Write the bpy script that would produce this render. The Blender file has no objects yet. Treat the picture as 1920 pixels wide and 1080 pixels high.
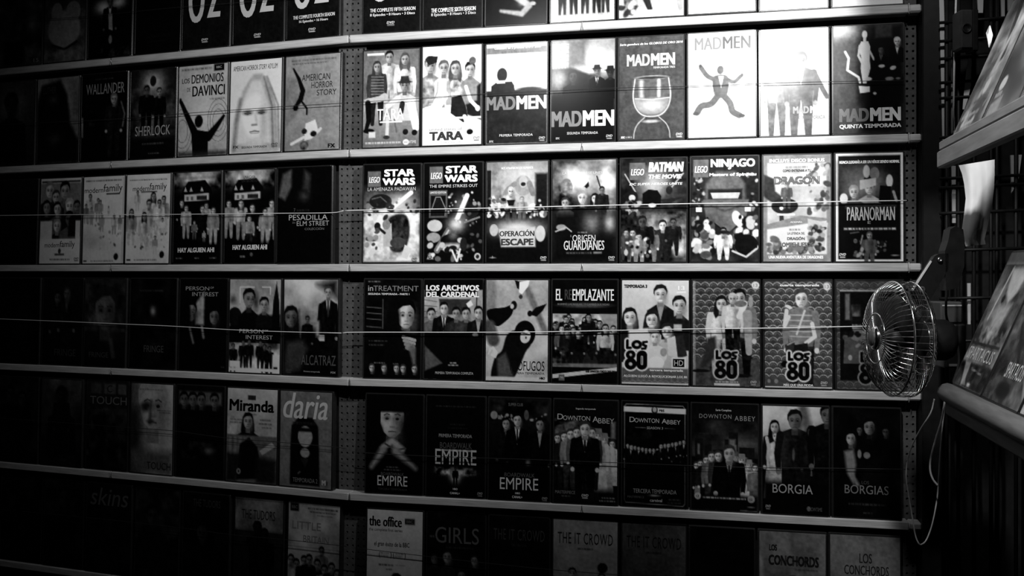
import bpy, math, random
import numpy as np
from mathutils import Vector, Matrix

# ------------------------------------------------------------------ camera, world, lights
SC = bpy.context.scene
COL = SC.collection
FPX = 1750.0                      # focal length in pixels of the 1920 px wide frame
HORIZON = 509.0                   # pixel row of the eye level
TH = math.radians(11.8)           # the camera is turned this far from the normal of the right-hand bay
D = 1.671                         # distance camera to the front of the cases
HC = 1.50                         # camera height
CAM = Vector((0.0, -D, HC))
AX = Vector((-math.sin(TH), math.cos(TH), 0))
RT = Vector((math.cos(TH), math.sin(TH), 0))
UP = Vector((0, 0, 1))

cam_d = bpy.data.cameras.new('camera')
cam_d.sensor_width = 36.0
cam_d.lens = FPX / 1920 * 36.0
cam_d.shift_y = -(540 - HORIZON) / 1920
cam_d.clip_start = 0.02
cam = bpy.data.objects.new('camera', cam_d)
cam.location = CAM
cam.rotation_euler = (math.radians(90), 0, TH)
COL.objects.link(cam)
SC.camera = cam

world = bpy.data.worlds.new('world')
SC.world = world
world.use_nodes = True
world.node_tree.nodes['Background'].inputs[0].default_value = (1, 1, 1, 1)
world.node_tree.nodes['Background'].inputs[1].default_value = 0.0012

SC.view_settings.view_transform = 'Standard'
SC.view_settings.look = 'None'
SC.view_settings.gamma = 1.0
SC.view_settings.use_curve_mapping = False
SC.view_settings.exposure = 0.0

def lamp(name, kind, loc, target, energy, **kw):
    d = bpy.data.lights.new(name, kind)
    d.energy = energy
    for k, v in kw.items():
        setattr(d, k, v)
    o = bpy.data.objects.new(name, d)
    o.location = loc
    dirv = Vector(target) - Vector(loc)
    o.rotation_euler = dirv.to_track_quat('-Z', 'Y').to_euler()
    COL.objects.link(o)
    return o

# the clip-on reflector lamp above the frame that lights the wall, a second one beside it for the corner,
# an added fill spot brightening the upper left rows, and the lamp over the tilted side ledges
LAMP = Vector((0.17, -0.56, HC + 0.52))
lamp('reflector_lamp', 'SPOT', LAMP, (-0.10, 0.0, HC + 0.35), 43,
     spot_size=math.radians(100), spot_blend=1.0, shadow_soft_size=0.007)
lamp('corner_lamp', 'SPOT', (0.315, -0.45, HC + 0.75), (0.28, 0.0, HC + 0.20), 4.5,
     spot_size=math.radians(60), spot_blend=0.7, shadow_soft_size=0.02)
lamp('upper_left_fill', 'SPOT', (-0.38, -0.75, HC + 0.62), (-0.62, 0.0, HC + 0.33), 27,
     spot_size=math.radians(77), spot_blend=1.0, shadow_soft_size=0.015)
lamp('stall_lamp', 'SPOT', (0.02, -0.95, HC + 0.62), (0.42, -0.42, HC - 0.02), 30.0,
     spot_size=math.radians(62), spot_blend=0.6, shadow_soft_size=0.03)

# ------------------------------------------------------------------ pixel helpers
def ray(px, py):
    return AX + RT * ((px - 960) / FPX) + UP * ((HORIZON - py) / FPX)

def at_z(px, py, depth):
    """point that the pixel shows at the given depth along the optical axis"""
    return CAM + ray(px, py) * depth

def at_y(px, py, y):
    r = ray(px, py)
    return CAM + r * ((y - CAM.y) / r.y)

BEND = math.radians(19.65 - 11.8)            # the left-hand bay is turned back a little
HINGE = at_y(655, HORIZON, 0.0)
BAY = {'R': (HINGE, Vector((1, 0, 0)), 0.0),
       'L': (HINGE, Vector((math.cos(BEND), -math.sin(BEND), 0)), -BEND)}

def on_bay(px, py, bay, off=0.0):
    """(s, z): distance along the bay from the joint and height, on the plane off metres in front of the cases"""
    o, d, _ = BAY[bay]
    n = Vector((d.y, -d.x, 0))               # towards the room
    p0 = o + n * off
    r = ray(px, py)
    t = (p0 - CAM).dot(n) / r.dot(n)
    q = CAM + r * t
    return (q - o).dot(d), q.z

def bay_pt(s, z, off, bay):
    o, d, _ = BAY[bay]
    n = Vector((d.y, -d.x, 0))
    p = o + d * s + n * off
    return Vector((p.x, p.y, z))

PITCH = 0.217
BAR = 0.0145
def shelf_z(row):                             # underside of the ledge below row 1..6
    return HC - 0.0005 + PITCH * (3 - row)

# ------------------------------------------------------------------ materials (all greys: a black and white picture)
MATS = {}
def principled(name, grey, rough=0.5, spec=0.3, metal=0.0):
    m = bpy.data.materials.new(name)
    m.use_nodes = True
    b = m.node_tree.nodes['Principled BSDF']
    b.inputs['Base Color'].default_value = (grey, grey, grey, 1)
    b.inputs['Roughness'].default_value = rough
    b.inputs['Specular IOR Level'].default_value = spec
    b.inputs['Metallic'].default_value = metal
    MATS[name] = m
    return m, b

def noisy(name, g0, g1, scale, rough=0.6, spec=0.2, stretch=(1, 1, 1), bump=0.0, detail=4, metal=0.0):
    m, b = principled(name, g0, rough, spec, metal)
    nt = m.node_tree
    tc = nt.nodes.new('ShaderNodeTexCoord')
    mp = nt.nodes.new('ShaderNodeMapping'); mp.inputs['Scale'].default_value = stretch
    nz = nt.nodes.new('ShaderNodeTexNoise'); nz.inputs['Scale'].default_value = scale; nz.inputs['Detail'].default_value = detail
    cr = nt.nodes.new('ShaderNodeValToRGB')
    cr.color_ramp.elements[0].position = 0.3; cr.color_ramp.elements[1].position = 0.7
    cr.color_ramp.elements[0].color = (g0, g0, g0, 1); cr.color_ramp.elements[1].color = (g1, g1, g1, 1)
    nt.links.new(tc.outputs['Object'], mp.inputs['Vector'])
    nt.links.new(mp.outputs['Vector'], nz.inputs['Vector'])
    nt.links.new(nz.outputs['Fac'], cr.inputs['Fac'])
    nt.links.new(cr.outputs['Color'], b.inputs['Base Color'])
    if bump:
        bp = nt.nodes.new('ShaderNodeBump'); bp.inputs['Strength'].default_value = bump; bp.inputs['Distance'].default_value = 0.001
        nt.links.new(nz.outputs['Fac'], bp.inputs['Height'])
        nt.links.new(bp.outputs['Normal'], b.inputs['Normal'])
    return m

noisy('ledge_wood', 0.38, 0.56, 40, 0.55, 0.25, (0.6, 6, 9), 0.25)
noisy('dark_wood', 0.16, 0.30, 34, 0.6, 0.25, (8, 0.7, 8), 0.3)
noisy('pegboard', 0.058, 0.092, 160, 0.7, 0.2, (1, 1, 1), 0.3)
noisy('back_panel', 0.012, 0.02, 60, 0.8, 0.1)
noisy('floor_concrete', 0.03, 0.05, 5, 0.8, 0.1)
noisy('case_plastic', 0.010, 0.016, 90, 0.33, 0.45)
noisy('case_plastic_pale', 0.62, 0.7, 90, 0.35, 0.4)
noisy('black_paint', 0.006, 0.012, 70, 0.5, 0.25)
noisy('grey_plastic', 0.05, 0.08, 60, 0.45, 0.35)
noisy('board_grey', 0.42, 0.6, 14, 0.7, 0.15, (1, 1, 0.3))
noisy('paper', 0.72, 0.86, 22, 0.7, 0.15, (1, 1, 1), 0.4)
noisy('string_white', 0.75, 0.85, 300, 0.6, 0.3)
noisy('string_dark', 0.015, 0.03, 300, 0.6, 0.2)
noisy('cable_white', 0.55, 0.65, 80, 0.3, 0.5)
noisy('chrome', 0.62, 0.75, 40, 0.16, 0.5, metal=1.0)
noisy('steel', 0.35, 0.5, 60, 0.3, 0.5, metal=1.0)
noisy('tape_clear', 0.62, 0.72, 90, 0.2, 0.6)

def print_material():
    """printed paper under a clear sleeve: the ink comes from the print's own grey value, with paper grain"""
    m, b = principled('printed_cover', 0.5, 0.26, 0.13)
    nt = m.node_tree
    at = nt.nodes.new('ShaderNodeAttribute'); at.attribute_name = 'ink'
    tc = nt.nodes.new('ShaderNodeTexCoord')
    nz = nt.nodes.new('ShaderNodeTexNoise'); nz.inputs['Scale'].default_value = 700; nz.inputs['Detail'].default_value = 2
    mr = nt.nodes.new('ShaderNodeMapRange')
    mr.inputs['To Min'].default_value = 0.86; mr.inputs['To Max'].default_value = 1.14
    mx = nt.nodes.new('ShaderNodeMix'); mx.data_type = 'RGBA'; mx.blend_type = 'MULTIPLY'; mx.inputs['Factor'].default_value = 1.0
    nt.links.new(tc.outputs['Object'], nz.inputs['Vector'])
    nt.links.new(nz.outputs['Fac'], mr.inputs['Value'])
    nt.links.new(at.outputs['Color'], mx.inputs['A'])
    nt.links.new(mr.outputs['Result'], mx.inputs['B'])
    nt.links.new(mx.outputs['Result'], b.inputs['Base Color'])
    return m
print_material()

# ------------------------------------------------------------------ mesh helpers
class MB:
    def __init__(s):
        s.v, s.f, s.sm = [], [], False
    def add(s, vs, fs):
        n = len(s.v)
        s.v += [tuple(v) for v in vs]
        s.f += [tuple(i + n for i in f) for f in fs]
        return s
    def box(s, x0, x1, y0, y1, z0, z1, M=None, bev=0.0):
        if bev <= 0:
            vs = [Vector((x, y, z)) for x in (x0, x1) for y in (y0, y1) for z in (z0, z1)]
            fs = [(0, 1, 3, 2), (4, 6, 7, 5), (0, 4, 5, 1), (2, 3, 7, 6), (0, 2, 6, 4), (1, 5, 7, 3)]
        else:
            vs, fs = chamfer(x0, x1, y0, y1, z0, z1, bev)
        if M is not None:
            vs = [M @ v for v in vs]
        return s.add(vs, fs)
    def tube(s, pts, r, n=6, closed=False, caps=True):
        pts = [Vector(p) for p in pts]
        N = len(pts)
        rs = r if isinstance(r, (list, tuple)) else [r] * N
        vs, prev = [], None
        for i, p in enumerate(pts):
            if closed:
                t = pts[(i + 1) % N] - pts[i - 1]
            else:
                t = pts[min(i + 1, N - 1)] - pts[max(i - 1, 0)]
            t.normalize()
            if prev is None:
                prev = Vector((0, 0, 1)) if abs(t.z) < 0.9 else Vector((1, 0, 0))
            u = (prev - t * prev.dot(t)).normalized()
            w = t.cross(u)
            prev = u
            for k in range(n):
                a = 2 * math.pi * k / n
                vs.append(p + (u * math.cos(a) + w * math.sin(a)) * rs[i])
        fs = []
        for i in range(N if closed else N - 1):
            j = (i + 1) % N
            for k in range(n):
                l = (k + 1) % n
                fs.append((i * n + k, i * n + l, j * n + l, j * n + k))
        if not closed and caps:
            fs.append(tuple(range(n - 1, -1, -1)))
            fs.append(tuple((N - 1) * n + k for k in range(n)))
        return s.add(vs, fs)
    def lathe(s, prof, M=None, n=24, ends=True):
        """prof: (radius, height) pairs turned about z"""
        vs = []
        for (r, h) in prof:
            for k in range(n):
                a = 2 * math.pi * k / n
                vs.append(Vector((r * math.cos(a), r * math.sin(a), h)))
        fs = []
        for i in range(len(prof) - 1):
            for k in range(n):
                l = (k + 1) % n
                fs.append((i * n + k, i * n + l, (i + 1) * n + l, (i + 1) * n + k))
        if ends:
            fs.append(tuple(range(n - 1, -1, -1)))
            fs.append(tuple((len(prof) - 1) * n + k for k in range(n)))
        if M is not None:
            vs = [M @ v for v in vs]
        return s.add(vs, fs)
    def mesh(s, name, mat, smooth=False):
        me = bpy.data.meshes.new(name)
        me.from_pydata(s.v, [], s.f)
        me.materials.append(MATS[mat])
        if smooth:
            me.polygons.foreach_set('use_smooth', [True] * len(me.polygons))
        me.update()
        return me
    def build(s, name, mat, parent=None, smooth=False, loc=None):
        o = bpy.data.objects.new(name, s.mesh(name, mat, smooth))
        COL.objects.link(o)
        if loc is not None:
            o.location = loc
        if parent is not None:
            o.parent = parent
        return o

def chamfer(x0, x1, y0, y1, z0, z1, b):
    """box with all twelve edges cut"""
    vs, idx = [], {}
    X, Y, Z = (x0, x1), (y0, y1), (z0, z1)
    for i in (0, 1):
        for j in (0, 1):
            for k in (0, 1):
                sx, sy, sz = (1, -1)[i], (1, -1)[j], (1, -1)[k]
                c = Vector((X[i], Y[j], Z[k]))
                for ax in range(3):
                    d = Vector((sx * b, sy * b, sz * b)); d[ax] = 0
                    idx[i, j, k, ax] = len(vs); vs.append(c + d)
    fs = []
    for ax in range(3):
        o = [q for q in range(3) if q != ax]
        for s in (0, 1):
            ring = []
            for (p, q) in ((0, 0), (1, 0), (1, 1), (0, 1)):
                c = [0, 0, 0]; c[ax] = s; c[o[0]] = p; c[o[1]] = q
                ring.append(idx[c[0], c[1], c[2], ax])
            flip = (ax == 1)
            fs.append(tuple(ring if (s == 1) ^ flip else ring[::-1]))
    for ax in range(3):
        o = [q for q in range(3) if q != ax]
        for p in (0, 1):
            for q in (0, 1):
                c = [0, 0, 0]; c[o[0]] = p; c[o[1]] = q
                a = c[:]; a[ax] = 0; e = c[:]; e[ax] = 1
                fs.append((idx[a[0], a[1], a[2], o[0]], idx[e[0], e[1], e[2], o[0]], idx[e[0], e[1], e[2], o[1]], idx[a[0], a[1], a[2], o[1]]))
    for i in (0, 1):
        for j in (0, 1):
            for k in (0, 1):
                fs.append((idx[i, j, k, 0], idx[i, j, k, 1], idx[i, j, k, 2]))
    return vs, fs

def tag(o, label=None, cat=None, group=None, kind=None):
    if label: o['label'] = label
    if cat: o['category'] = cat
    if group: o['group'] = group
    if kind: o['kind'] = kind
    return o

def thing(name, loc, label, cat, group=None, rot=(0, 0, 0)):
    o = bpy.data.objects.new(name, None)
    o.empty_display_size = 0.03
    o.location = loc
    o.rotation_euler = rot
    COL.objects.link(o)
    return tag(o, label, cat, group)

def spline(pts, n=8):
    """Catmull-Rom through the points"""
    P = [Vector(p) for p in pts]
    P = [P[0] * 2 - P[1]] + P + [P[-1] * 2 - P[-2]]
    out = []
    for i in range(1, len(P) - 2):
        a, b, c, d = P[i - 1], P[i], P[i + 1], P[i + 2]
        for k in range(n):
            t = k / n
            out.append(0.5 * ((2 * b) + (c - a) * t + (2 * a - 5 * b + 4 * c - d) * t * t + (3 * b - a - 3 * c + d) * t ** 3))
    out.append(P[-2])
    return out

# ------------------------------------------------------------------ lettering: glyph outlines of the built-in font, filled
_GL = {}
def glyphs(text, bold=0.0, shear=0.0, space=1.0):
    key = (text, bold, shear, space)
    if key in _GL:
        return _GL[key]
    cu = bpy.data.curves.new('lettering', 'FONT')
    cu.body = text
    cu.size = 1.0
    cu.offset = bold
    cu.shear = shear
    cu.space_character = space
    cu.resolution_u = 4 if len(text) <= 8 else 2
    cu.fill_mode = 'FRONT'
    ob = bpy.data.objects.new('lettering', cu)
    COL.objects.link(ob)
    dg = bpy.context.evaluated_depsgraph_get()
    ev = ob.evaluated_get(dg)
    me = ev.to_mesh()
    n = len(me.vertices)
    co = np.zeros(n * 3); me.vertices.foreach_get('co', co)
    co = co.reshape(-1, 3)[:, :2]
    fs = [tuple(p.vertices) for p in me.polygons]
    ev.to_mesh_clear()
    bpy.data.objects.remove(ob); bpy.data.curves.remove(cu)
    if n:
        lo, hi = co.min(0), co.max(0)
        co = (co - lo) / np.maximum(hi - lo, 1e-6)
    _GL[key] = (co, fs)
    return _GL[key]

# ------------------------------------------------------------------ cover art: flat print as a fine grid of ink values
ASP = 1.62
def cv(pts, closed=False, n=7):
    """smooth curve through flat points"""
    P = [np.array(p, float) for p in pts]
    P = [P[-1]] + P + P[:2] if closed else [2 * P[0] - P[1]] + P + [2 * P[-1] - P[-2]]
    out = []
    for i in range(1, len(P) - 2):
        q0, q1, q2, q3 = P[i - 1:i + 3]
        for k in range(n):
            t = k / n
            out.append(tuple(0.5 * (2 * q1 + (q2 - q0) * t + (2 * q0 - 5 * q1 + 4 * q2 - q3) * t * t + (3 * q1 - q0 - 3 * q2 + q3) * t ** 3)))
    if not closed: out.append(tuple(P[-2]))
    return out

class Art:
    """u runs across the cover 0..1, v down the cover 0..1; ink values are sRGB greys"""
    def __init__(s, nx, seed=0):
        s.nx, s.ny = nx, int(nx * 1.5)
        s.U, s.V = np.meshgrid(np.linspace(0, 1, s.nx + 1), np.linspace(0, 1, s.ny + 1))
        s.A = np.full(s.U.shape, 0.05)
        s.soft = 0.9 / s.nx
        s.rng = np.random.default_rng(seed)
        s.texts = []
    def mix(s, m, val):
        s.A = s.A + np.clip(m, 0, 1) * (val - s.A)
    def g(s, top, bot, y0=0.0, y1=1.0):
        t = np.clip((s.V - y0) / (y1 - y0), 0, 1)
        m = (s.V >= y0 - 1e-6) & (s.V <= y1 + 1e-6)
        s.A = np.where(m, top + (bot - top) * t, s.A)
    def h(s, left, right, x0=0.0, x1=1.0, al=1.0):
        t = np.clip((s.U - x0) / (x1 - x0), 0, 1)
        s.mix(np.full(s.U.shape, al), left + (right - left) * t)
    def r(s, x0, y0, x1, y1, val, soft=None, al=1.0):
        so = soft or s.soft
        dx = np.maximum(x0 - s.U, s.U - x1); dy = np.maximum(y0 - s.V, s.V - y1) * ASP
        s.mix(np.clip(0.5 - np.maximum(dx, dy) / so, 0, 1) * al, val)
    def e(s, cx, cy, rx, ry, val, soft=None, rot=0.0, al=1.0):
        so = soft or s.soft
        dx = s.U - cx; dy = (s.V - cy) * ASP
        c, q = math.cos(rot), math.sin(rot)
        x, y = dx * c + dy * q, -dx * q + dy * c
        ry = ry * ASP
        d = (np.sqrt((x / rx) ** 2 + (y / ry) ** 2) - 1) * min(rx, ry)
        s.mix(np.clip(0.5 - d / so, 0, 1) * al, val)
    def glow(s, cx, cy, rx, ry, val, al=1.0):
        s.mix(np.exp(-(((s.U - cx) / rx) ** 2 + ((s.V - cy) / ry) ** 2)) * al, val)
    def p(s, pts, val, soft=None, al=1.0):
        so = soft or s.soft
        P = np.array(pts, float); P[:, 1] *= ASP
        x, y = s.U, s.V * ASP
        d = np.full(x.shape, 1e9); ins = np.zeros(x.shape, bool)
        for i in range(len(P)):
            a, b = P[i], P[i - 1]
            ex, ey = b - a
            wx, wy = x - a[0], y - a[1]
            t = np.clip((wx * ex + wy * ey) / max(ex * ex + ey * ey, 1e-12), 0, 1)
            d = np.minimum(d, np.hypot(wx - ex * t, wy - ey * t))
            c = ((a[1] <= y) & (b[1] > y)) | ((b[1] <= y) & (a[1] > y))
            with np.errstate(divide='ignore', invalid='ignore'):
                xi = a[0] + (y - a[1]) / (b[1] - a[1] if b[1] != a[1] else 1e-12) * (b[0] - a[0])
            ins ^= c & (x < xi)
        s.mix(np.clip(0.5 - np.where(ins, -d, d) / so, 0, 1) * al, val)
    def l(s, pts, w, val, soft=None, al=1.0):
        """stroke; w is the width in u, or a list of widths that tapers along the points"""
        so = soft or s.soft
        P = np.array(pts, float); P[:, 1] *= ASP
        W = w if isinstance(w, (list, tuple)) else [w] * len(P)
        x, y = s.U, s.V * ASP
        d = np.full(x.shape, 1e9)
        for i in range(len(P) - 1):
            a, b = P[i], P[i + 1]
            ex, ey = b - a
            wx, wy = x - a[0], y - a[1]
            t = np.clip((wx * ex + wy * ey) / max(ex * ex + ey * ey, 1e-12), 0, 1)
            d = np.minimum(d, np.hypot(wx - ex * t, wy - ey * t) - (W[i] + (W[i + 1] - W[i]) * t) / 2)
        s.mix(np.clip(0.5 - d / so, 0, 1) * al, val)
    def noise(s, scale, seed=0):
        rg = np.random.default_rng(seed + 7)
        out = np.zeros(s.U.shape); amp = 1.0
        for o in range(3):
            n = max(2, int(scale * 2 ** o)); L = rg.random((int(n * 1.6) + 3, n + 3))
            x = s.U * n; y = s.V * n * 1.6
            xi = x.astype(int); yi = y.astype(int)
            fx = x - xi; fy = y - yi
            fx = fx * fx * (3 - 2 * fx); fy = fy * fy * (3 - 2 * fy)
            v = (L[yi, xi] * (1 - fx) + L[yi, xi + 1] * fx) * (1 - fy) + (L[yi + 1, xi] * (1 - fx) + L[yi + 1, xi + 1] * fx) * fy
            out += (v - 0.5) * amp; amp *= 0.55
        return out
    def n(s, amp, scale, seed=0, box=None, soft=0.04):
        m = 1.0
        if box:
            x0, y0, x1, y1 = box
            d = np.maximum(np.maximum(x0 - s.U, s.U - x1), np.maximum(y0 - s.V, s.V - y1) * ASP)
            m = np.clip(0.5 - d / soft, 0, 1)
        s.A = np.clip(s.A + s.noise(scale, seed) * amp * m, 0, 1)
    def blobs(s, n, box, r0, r1, vals, seed=1):
        rg = random.Random(seed)
        x0, y0, x1, y1 = box
        for _ in range(n):
            r = rg.uniform(r0, r1)
            s.e(rg.uniform(x0, x1), rg.uniform(y0, y1), r, r * rg.uniform(0.4, 1.1), rg.choice(vals), rot=rg.uniform(0, 3), soft=s.soft * 1.5)
    def face(s, cx, cy, w, skin=0.72, hair=0.08, long=False, hat=None, shade=0.25, turn=0.0, smile=False):
        """head seen from the front; w is half its width, cy the level of the eyes"""
        hy = w / ASP
        P = lambda pts: [(cx + x * w, cy + y * hy) for x, y in pts]
        sh = skin * (1 - shade) * 0.8
        if long:
            s.p(P([(-1.05, -0.7), (-1.32, 0.6), (-1.42, 1.7), (-1.05, 2.7), (-0.5, 2.2), (0.5, 2.2), (1.05, 2.8), (1.38, 1.6), (1.28, 0.5), (1.02, -0.7)]), hair, soft=s.soft * 1.5)
        s.p(P([(-0.42, 0.8), (0.42, 0.8), (0.46, 2.0), (-0.46, 2.0)]), sh)
        s.e(cx, cy - hy * 0.42, w * 1.02, hy * 1.12, hair, soft=s.soft * 1.3)
        s.p(P([(-0.86, -0.5), (-0.86, 0.35), (-0.62, 0.95), (-0.22, 1.3), (0.22, 1.3), (0.62, 0.95), (0.86, 0.35), (0.86, -0.5), (0.5, -1.0), (-0.5, -1.0)]), skin, soft=s.soft * 1.4)
        s.e(cx + (0.62 + turn) * w, cy + hy * 0.45, w * 0.42, hy * 1.15, sh, soft=w * 0.7, al=0.85)
        s.e(cx, cy + hy * 1.35, w * 0.45, hy * 0.22, sh, soft=w * 0.4, al=0.5)
        s.p(P([(-1.0, -0.1), (-1.04, -0.8), (-0.62, -1.5), (0.2, -1.62), (0.8, -1.3), (1.04, -0.6), (0.98, -0.1), (0.8, -0.62), (0.45, -0.98), (-0.3, -0.88), (-0.8, -0.55)]), hair, soft=s.soft * 1.3)
        if w > 0.035:
            ox = turn * w * 0.5
            for q in (-1, 1):
                s.e(cx + ox + q * w * 0.38, cy - hy * 0.02, w * 0.24, hy * 0.2, skin * 0.62, soft=w * 0.25)
                s.e(cx + ox + q * w * 0.38, cy + hy * 0.03, w * 0.13, hy * 0.09, skin * 0.15)
                s.l([(cx + ox + q * w * 0.60, cy - hy * 0.22), (cx + ox + q * w * 0.40, cy - hy * 0.32), (cx + ox + q * w * 0.2, cy - hy * 0.26)], w * 0.08, skin * 0.3)
            s.l([(cx + ox + w * 0.08, cy + hy * 0.0), (cx + ox + w * 0.16, cy + hy * 0.5)], w * 0.10, skin * 0.70, soft=w * 0.2)
            s.l([(cx + ox - w * 0.14, cy + hy * 0.58), (cx + ox + w * 0.15, cy + hy * 0.58)], w * 0.07, skin * 0.55, soft=w * 0.12)
            if smile:
                s.p(P([(ox / w - 0.36, 0.82), (ox / w + 0.36, 0.82), (ox / w + 0.16, 1.08), (ox / w - 0.16, 1.08)]), 0.97)
                s.l([(cx + ox - w * 0.38, cy + hy * 0.8), (cx + ox + w * 0.38, cy + hy * 0.8)], w * 0.06, skin * 0.4)
            else:
                s.l([(cx + ox - w * 0.26, cy + hy * 0.92), (cx + ox, cy + hy * 0.88), (cx + ox + w * 0.26, cy + hy * 0.92)], w * 0.09, skin * 0.45)
            s.glow(cx + ox - w * 0.42, cy + hy * 0.45, w * 0.25, hy * 0.3, min(1, skin * 1.15), 0.6)
            s.glow(cx - w * 0.1, cy - hy * 0.5, w * 0.35, hy * 0.22, min(1, skin * 1.12), 0.6)
        elif w > 0.016:
            s.r(cx - w * 0.6, cy - hy * 0.12, cx + w * 0.6, cy + hy * 0.14, skin * 0.5, al=0.7)
            s.r(cx - w * 0.3, cy + hy * 0.78, cx + w * 0.3, cy + hy * 0.96, skin * 0.6, al=0.6)
        if hat is not None:
            s.e(cx, cy - hy * 0.62, w * 1.5, hy * 0.28, hat)
            s.p([(cx - w * 0.95, cy - hy * 0.6), (cx - w * 0.8, cy - hy * 1.8), (cx + w * 0.8, cy - hy * 1.8), (cx + w * 0.95, cy - hy * 0.6)], hat)
    def man(s, cx, top, h, body=0.08, skin=0.7, hair=0.08, legs=None, shirt=None, tie=None, long=False, hat=None, skirt=False, arms='down', wide=1.0, shoe=None, lit=None):
        """whole figure standing; top of the head at v=top, h its full height in v"""
        k = h * ASP
        legs = body if legs is None else legs
        y = lambda q: top + h * q
        hw = 0.062 * k * wide
        sw = 0.135 * k * wide
        if skirt:
            s.p([(cx - sw * 0.75, y(0.45)), (cx + sw * 0.75, y(0.45)), (cx + sw * 1.15, y(0.97)), (cx - sw * 1.15, y(0.97))], legs)
        else:
            for q in (-1, 1):
                s.l([(cx + q * sw * 0.42, y(0.48)), (cx + q * sw * 0.5, y(0.74)), (cx + q * sw * 0.52, y(0.97))], [sw * 0.9, sw * 0.68, sw * 0.46], legs)
                if shoe is not None:
                    s.e(cx + q * sw * 0.58, y(0.985), sw * 0.38, h * 0.014, shoe)
        s.p([(cx - hw * 0.6, y(0.155)), (cx - sw, y(0.20)), (cx - sw * 1.02, y(0.36)), (cx - sw * 0.78, y(0.54)), (cx + sw * 0.78, y(0.54)), (cx + sw * 1.02, y(0.36)), (cx + sw, y(0.20)), (cx + hw * 0.6, y(0.155))], body, soft=s.soft * 1.3)
        if k > 0.35:
            s.l([(cx + sw * 0.5, y(0.24)), (cx + sw * 0.4, y(0.52))], sw * 0.5, body * 0.6, soft=sw * 0.6, al=0.7)
            s.l([(cx - sw * 0.55, y(0.22)), (cx - sw * 0.5, y(0.5))], sw * 0.25, min(1, body * 1.35 + 0.03), soft=sw * 0.5, al=0.6)
        if lit is not None:
            s.l([(cx - sw * 0.75, y(0.22)), (cx - sw * 0.7, y(0.5))], sw * 0.4, lit, soft=sw * 0.6, al=0.7)
        if k > 0.42:
            s.n(0.22 * max(body, 0.25), 22, int(cx * 977 + top * 331), (cx - sw, y(0.2), cx + sw, y(0.95)))
        if shirt is not None:
            s.p([(cx - hw * 0.62, y(0.155)), (cx + hw * 0.62, y(0.155)), (cx, y(0.36))], shirt)
        if tie is not None:
            s.l([(cx, y(0.17)), (cx, y(0.34))], hw * 0.35, tie)
        A = {'down': [(1.0, 0.22), (1.2, 0.40), (1.12, 0.56)], 'up': [(1.0, 0.21), (1.5, 0.06), (1.9, -0.12)], 'fold': [(1.0, 0.22), (1.2, 0.38), (0.1, 0.40)], 'hip': [(1.0, 0.22), (1.6, 0.38), (0.8, 0.50)]}[arms]
        for q in (-1, 1):
            s.l([(cx + q * sw * a * 0.93, y(b)) for a, b in A], [sw * 0.5, sw * 0.42, sw * 0.32], body)
            s.e(cx + q * sw * A[-1][0] * 0.93, y(A[-1][1]) + (0.02 * h if arms == 'down' else 0), sw * 0.17, sw * 0.2 / ASP, skin)
        s.face(cx, y(0.075), hw, skin, hair, long=long, hat=hat)
    def bust(s, cx, cy, w, body=0.08, shirt=None, tie=None, spread=2.3, **kw):
        """head and shoulders, running down from the head"""
        hy = w / ASP
        s.p([(cx - w * 0.5, cy + hy * 1.5), (cx - w * spread, cy + hy * 2.5), (cx - w * spread * 1.1, cy + hy * 7), (cx + w * spread * 1.1, cy + hy * 7), (cx + w * spread, cy + hy * 2.5), (cx + w * 0.5, cy + hy * 1.5)], body)
        if shirt is not None:
            s.p([(cx - w * 0.6, cy + hy * 1.5), (cx + w * 0.6, cy + hy * 1.5), (cx, cy + hy * 4.2)], shirt)
        if tie is not None:
            s.l([(cx, cy + hy * 1.8), (cx, cy + hy * 4.0)], w * 0.3, tie)
        s.face(cx, cy, w, **kw)
    def cap(s, x0, y0, x1, y1, val, al=0.8, seed=3):
        """a line of print too small to read in the photograph"""
        rg = random.Random(seed + int(x0 * 97 + y0 * 131))
        x = x0
        while x < x1:
            w = rg.uniform(0.02, 0.06)
            s.r(x, y0, min(x + w, x1), y1, val, al=al * rg.uniform(0.6, 1))
            x += w + 0.012
    def grain(s, k=1.0):
        """the unevenness of a photographic print; leaves plain black and white alone"""
        m = np.clip(s.A * (1 - s.A) * 4, 0, 1)
        s.A = np.clip(s.A + (s.noise(8, 901) * 0.05 + s.noise(26, 902) * 0.08) * m * k, 0, 1)
    grp = None
    def t(s, text, x0, y0, x1, y1, val, b=0.0, i=0.0, sp=1.0):
        s.texts.append((text, x0, y0, x1, y1, val, b, i, sp, s.grp if s.grp is not None else 1000 + len(s.texts)))
    def dvd(s, x, y, val, w=0.13):
        s.t('DVD', x, y, x + w, y + 0.024, val, b=0.02, i=0.25)
        s.r(x + 0.01, y + 0.031, x + w - 0.01, y + 0.042, val, al=0.8)

def lin(g):
    return np.power(np.clip(g, 0, 1), 2.2) * 0.92 + 0.0008

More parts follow.
